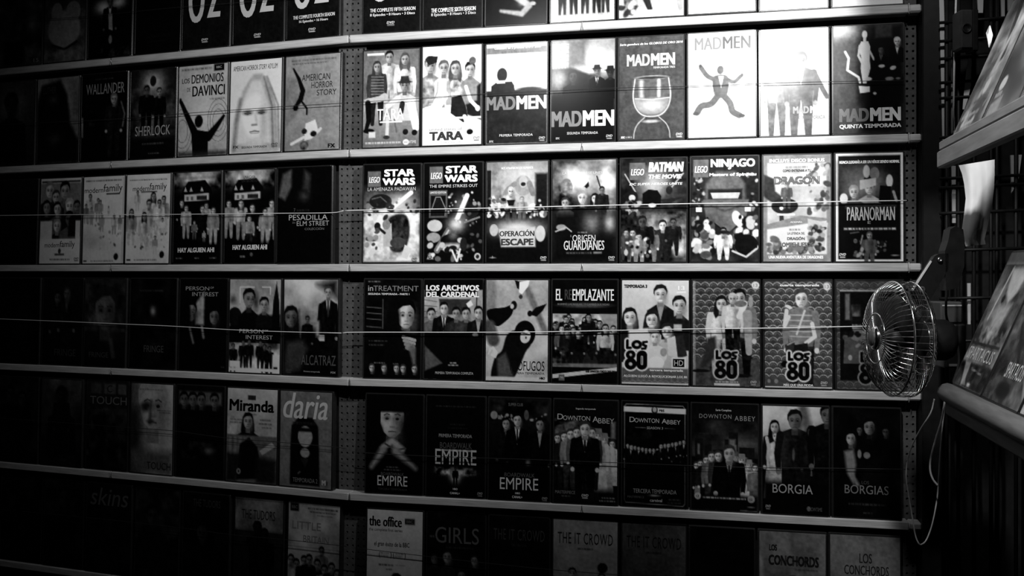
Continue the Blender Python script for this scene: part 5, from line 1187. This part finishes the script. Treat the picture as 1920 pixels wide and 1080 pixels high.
LAB = {1: ['murky grey case at the far end of the topmost row', 'case with a pale cartoon-like blob cover in the topmost row', 'case with a dark-suited figure in front of light, topmost row', 'nearly black case beside the first big two-letter covers, topmost row',
           'black case with big white two letters, first of the three beside the pegboard', 'black case with big white two letters, middle of the three beside the pegboard', 'black case with white letters and fourth season caption, left of the pegboard strip',
           'black case with fifth season caption and disc logo, right of the pegboard strip', 'black case with sixth season caption in the topmost row', 'dark case with a pale bent arm on the cover, topmost row', 'white case with five pairs of dark trouser legs, topmost row', 'grey case with walking legs and a white shoe, topmost row', 'plain white case hanging over the ledge edge, topmost row', 'glaring white case second from the fan end of the topmost row', 'pale case last at the fan end of the topmost row'],
       2: ['very dark case with a round head shadow at the far end, second row', 'dark case with a cloaked shape and grey corner, second row', 'black case with a lone man below a thin pale title, second row', 'dark case with two men walking in light, second row', 'pale case with a dark figure raising both arms', 'white case with a pale veiled head', 'grey case with a bent dark acrobat and a white falling figure', 'pale case with a group of women, one in boots, right beside the pegboard',
           'white case with four seated women above a dark title', 'case with a dark man seen from behind on white, black lower half', 'case with hatted men in a bright station hall', 'dark grey case with a large whisky tumbler', 'white case with a grey leaping man', 'glaring washed-out case with a couple in pale suits', 'black case with a white mannequin and two seated men'],
       3: ['almost black case at the far end of the third row', 'grey case with a collage of family faces', 'white case with scattered tiny people, the higher of two alike', 'white case with scattered larger people, beside the black house covers', 'black case with a lit house and family, farther of two alike', 'black case with a lit house and family, nearer the pegboard of two alike', 'black case with a small serif title, left of the pegboard in the third row', 'case with a white toy-logo, planet and slanted glowing bar over pale ground',
           'black case with a toy-logo and a window frame beside a glowing bar', 'case with a crowd of small creatures before a bright city', 'dark case with winter heroes below a bright sky', 'case with toy-logo and a crowd of dark toy figures', 'case with a huge grey masked head', 'pale case with a flying beast and rider and two title blocks', 'black case with a white border and a cluster of pale heads'],
       4: ['almost black case at the far end of the fourth row', 'very dark case with two dim standing people, fourth row', 'very dark case with a dim large face, fourth row', 'black case with a tiny light point, fourth row', 'black case with two faces split by a bright wedge', 'grey case with a man in profile above a thin two-line title', 'case with a cloudy sky and a tall man in a coat', 'black case with a brooding man and clasped hands', 'case with men in a corridor under a bold white title',
           'grey case with men seen from above and a hooded man', 'black case with a crowd of pupils below a wide white title', 'bright case with a laughing family crowded together', 'scale-patterned case with three hugging people', 'scale-patterned case with one man in a striped shirt', 'dim scale-patterned case half hidden behind the fan'],
       5: ['almost black case at the far end of the fifth row', 'very dark case with one dim standing figure, fifth row', 'very dark case with a grid of letter tiles, fifth row', 'dim grey case with a huge half-lit face', 'dark case with a group of dim schoolmates, fifth row', 'grey case with a woman in black below a bold slab title', 'grey case with a scrawled white title over a dark long-haired shape', 'black case with a stern face above folded hands', 'black case with a tiny figure in light below a tall title', 'dark case with nightclub guests in dinner jackets', 'case with servants lined up in front of a country house', 'black case with a rounded outline and a white band on top', 'case with a castle tower above the servants', 'case with robed people under a pale sky', 'very dark case with a dim couple, last in the fifth row'],
       6: ['almost black case at the far end of the lowest row', 'almost black case second from the far end of the lowest row', 'very dark case with a scrawled dim title, lowest row', 'very dark case with a dim bust, lowest row', 'nearly black case with a narrow dim title, lowest row', 'dim grey case with two dark figures below clouds, lowest row', 'grey case with a crowd below clouds, left of the pegboard in the lowest row', 'white case with black lower-case title and a man, lowest row', 'dark case with a wide thin title and four women, lowest row', 'nearly black case with a pixel-like title, lowest row', 'grey case with a pixel-like title and small heads, lowest row', 'dim case with a pixel-like title and no picture, lowest row', 'plain black case in the lowest row', 'grey case with a bold title and one man in glasses, lowest row', 'grey case with two dark bearded heads, last in the lowest row']}
rng = random.Random(11)
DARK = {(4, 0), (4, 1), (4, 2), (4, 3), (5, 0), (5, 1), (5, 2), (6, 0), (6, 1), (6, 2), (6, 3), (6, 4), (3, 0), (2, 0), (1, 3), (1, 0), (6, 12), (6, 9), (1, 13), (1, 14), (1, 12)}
for row in range(1, 7):
    edges = [('L', e) for e in L_[row]] + [('R', e) for e in R_[row]]
    for k, (bay, (xl, xr)) in enumerate(edges):
        s0 = on_bay(xl, 400, bay)[0]; s1 = on_bay(xr, 400, bay)[0]
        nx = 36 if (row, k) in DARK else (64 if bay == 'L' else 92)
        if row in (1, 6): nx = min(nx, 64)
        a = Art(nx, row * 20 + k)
        FN[row][k](a)
        out = rng.uniform(-0.0015, 0.0015) + (0.0035 if (row, k) in {(2, 12), (3, 6), (4, 9), (1, 12), (4, 11), (4, 13), (3, 3), (2, 8)} else 0)
        p = bay_pt((s0 + s1) / 2, shelf_z(row) + BAR + 0.0002, 0.001 + out, bay)
        lean = math.radians(rng.uniform(1.2, 2.2))
        pale = (row, k) in {(2, 12), (1, 12)}
        dvd_case(p, (-lean, rng.uniform(-.004, .004), BAY[bay][2] + rng.uniform(-.006, .006)), abs(s1 - s0), a, LAB[row][k], 'dvd cases on the wall shelves', 'case_plastic')

# ------------------------------------------------------------------ the strings that hold the cases
def bay_string(pts, bay, mat, label, r=0.0006, off=0.006, ends=True):
    P = []
    for (x, y) in pts:
        s, z = on_bay(x, y, bay, off)
        P.append(bay_pt(s, z, off, bay))
    o = MB().tube(spline(P, 4), r, 6).build('retaining_string', mat, None, True)
    return tag(o, label, 'string', 'strings stretched across the rows of cases')

STR = [
 ('L', 'string_dark', [(-60, 45), (0, 42), (70, 37), (160, 31), (250, 22), (330, 14), (432, 6), (530, -2), (640, -10)], 'dark string across the topmost row at the far dark end', 0.0005),
 ('R', 'string_dark', [(660, -12), (800, -22), (1000, -36), (1300, -58), (1700, -86)], 'dark string high across the topmost row beside the lamp glare', 0.0005),
 ('L', 'string_dark', [(-60, 238), (60, 231), (150, 227), (250, 221), (330, 214), (430, 207), (530, 200), (600, 196), (650, 193)], 'dark string across the second row in front of the veiled head cover', 0.0006),
 ('R', 'string_dark', [(668, 192), (700, 190), (790, 184), (905, 176), (1030, 171), (1157, 165), (1285, 162), (1420, 157), (1560, 153), (1700, 151)], 'dark string across the brightest second row in front of the tumbler cover', 0.0005),
 ('L', 'string_white', [(-60, 404), (0, 404), (150, 402.5), (235, 402.5), (330, 402), (430, 401), (520, 400), (620, 399), (644, 395)], 'pale string across the third row in front of the house covers', 0.0007),
 ('R', 'string_white', [(646, 395), (680, 394), (790, 392.5), (908, 390.5), (1030, 387.5), (1160, 384.5), (1290, 382), (1425, 380.5), (1560, 378), (1700, 376)], 'bright white string across the third row in front of the masked head cover', 0.00085),
 ('L', 'string_white', [(-60, 594), (0, 598), (100, 602), (240, 608), (330, 612), (427, 618), (530, 622), (640, 624.5)], 'pale string sagging across the fourth row in front of the cloudy sky cover', 0.0007),
 ('R', 'string_white', [(642, 624.5), (665, 623), (790, 623), (908, 623), (1030, 622), (1160, 619.5), (1295, 617), (1428, 615.5), (1560, 613), (1645, 611), (1715, 609)], 'bright white string across the fourth row ending behind the fan', 0.00085),
 ('L', 'string_dark', [(-60, 780), (60, 788), (160, 796), (242, 802), (325, 808), (422, 821), (522, 829), (624, 838), (648, 841)], 'dark string across the fifth row in front of the doodled title cover', 0.0006),
 ('R', 'string_dark', [(660, 846), (682, 849), (796, 855), (913, 859), (1035, 863), (1163, 868), (1293, 873), (1427, 877), (1557, 878), (1705, 880)], 'dark string across the fifth row in front of the line of servants covers', 0.0006),
 ('L', 'string_dark', [(-60, 950), (160, 970), (340, 990), (437, 1003), (536, 1012), (637, 1023), (650, 1025)], 'dark string across the lowest row in front of the grey cloudy covers', 0.0006),
 ('R', 'string_dark', [(668, 1027), (690, 1030), (790, 1042), (913, 1056), (1033, 1068), (1162, 1078), (1420, 1096), (1705, 1112)], 'dark string across the lowest row below the white comedy cover lettering', 0.0006),
]
for bay, mat, pts, lab, r in STR:
    bay_string(pts, bay, mat, lab, r)

# ------------------------------------------------------------------ the fan clipped beside the shelves
FZ = 1.27
fc = at_z(1671, 635, FZ)
vd = ray(1690, 635).normalized(); vl = UP.cross(vd).normalized()
n = (vl * math.sin(math.radians(68)) - vd * math.cos(math.radians(68))).normalized()
fan = thing('desk_fan', fc, 'small round chrome wire-guard fan clipped up beside the shelves', 'fan', None, n.to_track_quat('Z', 'Y').to_euler())
R = 0.0775
def ring(rad, h, r, k=56):
    return ([(rad * math.cos(2 * math.pi * i / k), rad * math.sin(2 * math.pi * i / k), h) for i in range(k)], r)
def guard(name, prof, wires, rings, wr):
    m = MB()
    for i in range(wires):
        a = 2 * math.pi * i / wires
        pts = spline([(r * math.cos(a), r * math.sin(a), h) for r, h in prof], 3)
        m.tube(pts, wr, 4, caps=False)
    for rad, h, r in rings:
        p, rr = ring(rad, h, r)
        m.tube(p, rr, 5, closed=True)
    return m.build(name, 'chrome', fan, True)
guard('front_guard', [(0.014, 0.021), (0.034, 0.021), (0.054, 0.0195), (0.068, 0.0135), (R, 0.0)], 64, [(R, 0.0, 0.0014), (0.034, 0.0215, 0.0008), (0.016, 0.0215, 0.0009)], 0.0006)
guard('rear_guard', [(R, -0.001), (R * 1.0, -0.024), (0.066, -0.034), (0.046, -0.040), (0.026, -0.041)], 56, [(R, -0.024, 0.0013), (0.046, -0.0405, 0.0008), (0.026, -0.041, 0.0009)], 0.0005)
badge = MB().lathe([(0.0155, 0.017), (0.0165, 0.021), (0.0160, 0.0245), (0.0125, 0.0265), (0.0001, 0.0270)], None, 28).build('centre_badge', 'chrome', fan, True)
MB().lathe([(0.0105, 0.0266), (0.0105, 0.0278), (0.0001, 0.0282)], None, 24).build('badge_inset', 'grey_plastic', badge, True)
MB().lathe([(0.013, -0.020), (0.0145, -0.006), (0.012, 0.004), (0.0001, 0.007)], None, 20).build('hub', 'black_paint', fan, True)
for k in range(4):
    m = MB()
    vs, fs = [], []
    N = 8
    for i in range(N + 1):
        t = i / N
        rr = 0.012 + t * 0.055
        half = 0.016 + 0.016 * math.sin(math.pi * min(1, t * 1.05)) ** 0.7
        for side in (-1, 0, 1):
            a = side * half / max(rr, 0.02) * 0.8 + t * 0.35
            for dz in (0.0, 0.0012):
                vs.append((rr * math.cos(a), rr * math.sin(a), side * 0.008 + dz - 0.010))
    for i in range(N):
        b, c = i * 6, (i + 1) * 6
        for s_ in (0, 2):
            fs.append((b + s_, b + s_ + 2, c + s_ + 2, c + s_)); fs.append((b + s_ + 1, c + s_ + 1, c + s_ + 3, b + s_ + 3))
        fs.append((b, c, c + 1, b + 1)); fs.append((b + 4, b + 5, c + 5, c + 4))
    fs.append((N * 6, N * 6 + 2, N * 6 + 3, N * 6 + 1)); fs.append((N * 6 + 2, N * 6 + 4, N * 6 + 5, N * 6 + 3))
    o = m.add(vs, fs).build('blade', 'black_paint', fan, True)
    o.rotation_euler = (0, 0, k * math.pi / 2 + 0.3)
MB().lathe([(0.022, -0.039), (0.026, -0.043), (0.028, -0.050), (0.028, -0.072), (0.024, -0.080), (0.012, -0.083)], None, 28).build('motor_housing', 'black_paint', fan, True)
# the arm that carries it: a flat black bracket with two bolts, and the clamp on the post
Fi = fan.matrix_basis.inverted()
bpy.context.view_layer.update()
Minv = fan.matrix_world.inverted()
def local(px, py, z): return Minv @ at_z(px, py, z)
def slab(poly, z, th, mat, name, parent, M=None):
    """a plate cut to an outline, th metres thick along the view"""
    f = [at_z(x, y, z) for x, y in poly]
    b = [p + AX * th for p in f]
    k = len(poly)
    vs = f + b
    if M is not None: vs = [M @ v for v in vs]
    fs = [tuple(range(k - 1, -1, -1)), tuple(range(k, 2 * k))] + [(i, (i + 1) % k, k + (i + 1) % k, k + i) for i in range(k)]
    return MB().add(vs, fs).build(name, mat, parent)
arm = slab([(1711, 545), (1747, 489), (1752, 481), (1760, 476), (1779, 475), (1778, 505), (1748, 556), (1738, 575), (1722, 580)], 1.285, 0.010, 'black_paint', 'arm', fan, Minv)
slab([(1709.5, 543), (1745, 488.5), (1747.5, 490.5), (1712, 546)], 1.2835, 0.002, 'cable_white', 'arm_edge', arm, None).matrix_parent_inverse = Matrix.Identity(4)
for o in list(arm.children):
    for v in o.data.vertices: v.co = Minv @ v.co
def bolt(px, py, r, z, parent, mat='steel'):
    c = Minv @ at_z(px, py, z)
    q = (Minv.to_3x3() @ (-AX)).to_track_quat('Z', 'Y').to_matrix().to_4x4()
    MB().lathe([(r, 0), (r, 0.002), (r * 0.75, 0.003), (r * 0.4, 0.003), (r * 0.35, 0.0015)], Matrix.Translation(c) @ q, 16).build('bolt', mat, parent, True)
bolt(1761.5, 487, 0.0036, 1.284, fan)
bolt(1728, 543, 0.0046, 1.284, fan, 'grey_plastic')
slab([(1772, 470), (1778, 452), (1782, 430), (1792, 424), (1806, 430), (1809, 452), (1808, 500), (1796, 540), (1774, 545)], 1.285, 0.02, 'black_paint', 'clamp', fan, Minv)

# boxes dimly seen behind the fan
def view_box(name, x0, y0, x1, y1, z, depth, mat, label, cat, bev=0.002, parts=None):
    """an upright box whose front fills the pixel rectangle at that depth"""
    c = at_z((x0 + x1) / 2, y1, z)
    w = (x1 - x0) / FPX * z; h = (y1 - y0) / FPX * z
    t = thing(name, c, label, cat, None, (0, 0, TH))
    MB().box(-w / 2, w / 2, 0, depth, 0, h, None, bev).build('body', mat, t)
    return t, w, h
t, w, h = view_box('adapter_box', 1764, 566, 1805, 606, 1.42, 0.05, 'grey_plastic', 'small grey plastic adapter box dimly seen behind the fan', 'box')
MB().box(-w / 2 + 0.002, w / 2 - 0.002, -0.0012, 0, h * 0.80, h * 0.86).build('seam_strip', 'board_grey', t)
t, w, h = view_box('junction_box', 1771, 608, 1812, 690, 1.42, 0.05, 'grey_plastic', 'dark junction box below the grey adapter behind the fan', 'box')
MB().box(-w * 0.3, w * 0.1, -0.0015, 0, h * 0.04, h * 0.09).build('switch', 'paper', t)

# ------------------------------------------------------------------ wire grid and boards in the corner beyond the post
GY = -0.02
corner = at_y(1768, HORIZON, 0.03).x
struct('wall_right', MB().box(corner + 0.0, corner + 0.30, 0.05, 0.06, 0.0, Z_HI), 'back_panel')
for quad, where in [([(1760.5, -30), (1769, -30), (1776.5, 262), (1767, 262)], 'beside the black post under the upper corner'),
                    ([(1784, 92), (1790, 92), (1790, 250), (1784, 250)], 'behind the pale hanging rod'),
                    ([(1831, -30), (1845, -30), (1843, 24), (1834, 24)], 'above the black eye box'),
                    ([(1876, -30), (1884, -30), (1884, 32), (1878, 32)], 'above the tilted covers in the upper corner'),
                    ([(1889, -30), (1908, -30), (1902, 16), (1890, 20)], 'nearest the frame edge in the upper corner'),
                    ([(1784, 311), (1792, 311), (1792, 418), (1786, 418)], 'beside the hanging white paper'),
                    ([(1895, 291), (1916, 290), (1910, 335), (1897, 362)], 'beyond the hanging white paper near the frame edge'),
                    ([(1814, 531), (1820, 531), (1820, 608), (1815, 608)], 'above the lower tilted covers behind the fan')]:
    f = [at_y(x, y, -0.014) for x, y in quad]
    b = [p + Vector((0, 0.004, 0)) for p in f]
    o = MB().add(f + b, [(3, 2, 1, 0), (4, 5, 6, 7)] + [(i, (i + 1) % 4, 4 + (i + 1) % 4, 4 + i) for i in range(4)]).build('backing_slat', 'board_grey')
    tag(o, 'narrow grey board sliver ' + where, 'board', 'grey boards behind the wire grid')
grid = thing('wire_grid_panel', (corner, GY, shelf_z(6)), 'black wire grid panel in the corner beyond the upright post', 'wire grid')
G0 = Vector((corner, GY, shelf_z(6)))
xs = [at_y(px, 200, GY).x for px in (1775, 1797, 1826, 1858, 1869, 1905)]
zs = [at_y(1800, py, GY).z for py in (-60, 42, 77, 110, 155, 184, 258, 335, 352, 400, 470, 560, 640)]
for x in xs:
    MB().tube([Vector((x, GY, zs[-1] - 0.4)) - G0, Vector((x, GY, zs[0] + 0.1)) - G0], 0.0032, 6).build('upright_wire', 'black_paint', grid, True)
for z in zs:
    MB().tube([Vector((xs[0] - 0.012, GY - 0.004, z)) - G0, Vector((xs[-1] + 0.02, GY - 0.004, z + 0.004)) - G0], 0.0026, 6).build('cross_wire', 'black_paint', grid, True)

o = MB().tube([at_y(1793.5, -40, -0.05), at_y(1789, 130, -0.05), at_y(1787.5, 245, -0.05)], 0.0016, 8).build('hanging_rod', 'cable_white', None, True)
tag(o, 'thin pale metal rod hanging in front of the wire grid', 'rod')
# dark box with a round eye
noisy('hook_plastic', 0.02, 0.035, 60, 0.5, 0.3)
t, w, h = view_box('hook_box', 1801, 17, 1826, 92, 1.474, 0.03, 'hook_plastic', 'dark upright box with a round black eye on the wire grid', 'box', 0.003)
M = Matrix.Translation((-0.001, -0.0005, h * 0.52)) @ Matrix.Rotation(math.radians(90), 4, 'X')
MB().lathe([(0.0076, -0.001), (0.0076, 0.0012), (0.006, 0.0012), (0.0055, -0.0005)], M, 20).build('round_eye', 'black_paint', t, True)
MB().box(w / 2, w / 2 + 0.010, 0.004, 0.03, -0.002, h + 0.002, None, 0.002).build('side_cover', 'black_paint', t)

# white papers
def sheet(name, left, right, z, label, curl=0.006, mat='paper'):
    """a hanging sheet: left and right outlines as pixel points from top to bottom, gently curled"""
    vs, fs = [], []
    N = len(left); K = 8
    for i in range(N):
        for k in range(K + 1):
            t = k / K
            x = left[i][0] + (right[i][0] - left[i][0]) * t
            y = left[i][1] + (right[i][1] - left[i][1]) * t
            if z < 0: vs.append(at_y(x, y, z)); continue
            vs.append(at_z(x, y, z + curl * math.sin(t * 5 + i * 0.6) + 0.004 * (1 if k % 4 == 2 else 0)))
    for i in range(N - 1):
        for k in range(K):
            a = i * (K + 1) + k
            fs.append((a, a + K + 1, a + K + 2, a + 1))
    nv = len(vs)
    vs2 = [v + AX * 0.0004 for v in vs]
    m = MB().add(vs, fs).add(vs2, [f[::-1] for f in fs])
    o = m.build(name, mat, None, True)
    return tag(o, label, 'paper')
sheet('hanging_paper', [(1798, 310), (1804, 326), (1808, 345), (1811, 372), (1808, 400), (1804, 428), (1806, 445), (1811, 462)],
      [(1865, 299), (1865, 325), (1864, 352), (1860, 385), (1855, 410), (1850, 432), (1846, 448), (1848, 458)], 1.33, 'curled white paper sheet hanging below the upper tilted ledge')
sheet('paper_slip', [(1817, 106), (1812, 130), (1809, 160), (1806, 190), (1805, 205)], [(1819, 106), (1821, 130), (1821, 160), (1815, 185), (1808, 205)], GY - 0.0045, 'slim white paper slip standing behind the upper tilted case', 0.001)
sheet('paper_scrap', [(1855, 48), (1849, 62), (1852, 75), (1854, 88)], [(1857, 48), (1862, 66), (1859, 78), (1855, 90)], 1.2, 'torn white paper scrap behind the upper tilted case', 0.001)

# white cables
def cable(pts, r, mat, label, z=1.42):
    P = [at_z(x, y, z + dz) for x, y, dz in pts]
    o = MB().tube(spline(P, 8), r, 6).build('cable', mat, None, True)
    return tag(o, label, 'cable', 'cables hanging below the fan')
cable([(1752, 748, 0), (1745, 774, 0), (1724, 808, 0), (1706, 846, 0), (1699, 888, 0), (1703, 926, 0), (1710, 966, 0), (1716, 1002, 0), (1722, 1018, 0), (1727, 1021, 0.004), (1737, 1012, 0.008), (1748, 982, 0.01), (1757, 935, 0.01), (1760, 895, 0.01), (1763, 845, 0.01), (1768, 790, 0.01), (1774, 740, 0.01)],
      0.0011, 'cable_white', 'long thin white cable hanging in a loop below the fan')
cable([(1773, 742, 0), (1766, 785, 0), (1755, 822, 0), (1746, 856, 0), (1744, 880, 0), (1749, 898, 0), (1758, 910, 0)], 0.0015, 'cable_white', 'short thick white cable bending back beside the long loop', 1.40)
cable([(1777, 505, 0), (1775, 540, 0), (1774, 590, 0), (1782, 612, 0), (1794, 640, 0), (1798, 680, 0), (1786, 720, 0)], 0.0018, 'black_paint', 'black power cord running down behind the fan', 1.36)

# ------------------------------------------------------------------ the tilted display ledges at the side, running towards the camera
ZR = 1.22
base = at_z(1783, 722, ZR)
RX = base.x; RY0 = base.y
LEAN = math.atan2(0.073, 0.174)
def rack_case(k, zbase, art, label, y0):
    # local +x of a case runs along the ledge towards the camera; its front looks across the aisle and up
    p = Vector((RX, y0 - 0.1335 * (k + 0.5), zbase))
    t = dvd_case(p, (0, 0, 0), 0.132, art, label, 'cases on the tilted side ledges')
    t.rotation_mode = 'XYZ'
    # front normal -y -> -x (rotate -90 about z) then lean back about the ledge
    Mz = Matrix.Rotation(math.radians(-90), 4, 'Z')
    Mx = Matrix.Rotation(-LEAN, 4, 'X')
    t.rotation_euler = (Mz @ Mx).to_euler()
    return t

def side_ledge(z, label, fat, y0, x_out):
    """a tilted wooden ledge seen end on: rounded nosing, lower apron and the supporting board"""
    t = thing('display_ledge', (RX, y0, z), label, 'shelf')
    L = 1.15
    ny0, ny1 = -L, 0.0
    if not fat:
        MB().box(-0.012, 0.045, ny0, ny1, -0.013, -0.0005, None, 0.002).build('top_board', 'side_wood', t)
        MB().box(-0.014, 0.000, ny0 - 0.002, ny1 + 0.003, -0.036, -0.0135, None, 0.002).build('apron', 'side_wood', t)
    else:
        m = MB()
        m.tube([(-0.004, ny0, -0.010), (-0.004, ny1 - 0.004, -0.010), (-0.004, ny1 + 0.002, -0.010)], [0.0125, 0.0125, 0.009], 12)
        m.build('nosing', 'side_wood', t, True)
        MB().box(-0.004, 0.045, ny0, ny1 - 0.004, -0.016, -0.004, None, 0.001).build('top_board', 'side_wood', t)
        MB().box(-0.006, 0.010, ny0, ny1, -0.040, -0.0225, None, 0.003).build('apron', 'side_wood', t)
    return t
noisy('side_wood', 0.10, 0.17, 26, 0.6, 0.25, (5, 0.6, 5), 0.35)
z_low = base.z
z_up = at_z(1783, 262, ZR).z
side_ledge(z_low, 'lower wooden display ledge with rounded nosing and tilted cases on it', True, RY0 + 0.006, 0)
side_ledge(z_up, 'upper wooden display ledge running out of frame with tilted cases', False, RY0 + 0.012, 0)
# the board that the tilted cases lean on
lean_x = RX + 0.19 * math.sin(LEAN) + CASE_T
def lean_board(z, label):
    M = Matrix.Translation((RX + CASE_T / math.cos(LEAN) + 0.001, RY0, z)) @ Matrix.Rotation(LEAN, 4, 'Y')
    o = MB().box(0.002, 0.008, -1.15, -0.010, 0.012, 0.165, M, 0.001).build('lean_board', 'back_panel')
    tag(o, label, 'board')
lean_board(z_low, 'dark board that the lower tilted cases lean against')
lean_board(z_up, 'dark board that the upper tilted cases lean against')
tag(MB().box(lean_x + 0.03, lean_x + 0.05, RY0 - 1.1, RY0 - 0.02, 0.0, Z_HI).build('side_panel', 'black_paint'), 'black panel carrying the tilted display ledges', 'panel')
o = MB().tube([at_z(1887, 198, 1.05), at_z(1932, 96, 1.05)], 0.0011, 6).build('retaining_wire', 'steel', None, True)
tag(o, 'pale wire in front of the upper tilted cases near the frame edge', 'wire')
for k, (fn, lab) in enumerate(SIDE_LOW):
    a = Art(60, 500 + k); fn(a); rack_case(k, z_low + 0.001, a, lab, RY0)
for k, (fn, lab) in enumerate(SIDE_UP):
    a = Art(60, 520 + k); fn(a); rack_case(k, z_up + 0.001, a, lab, RY0)
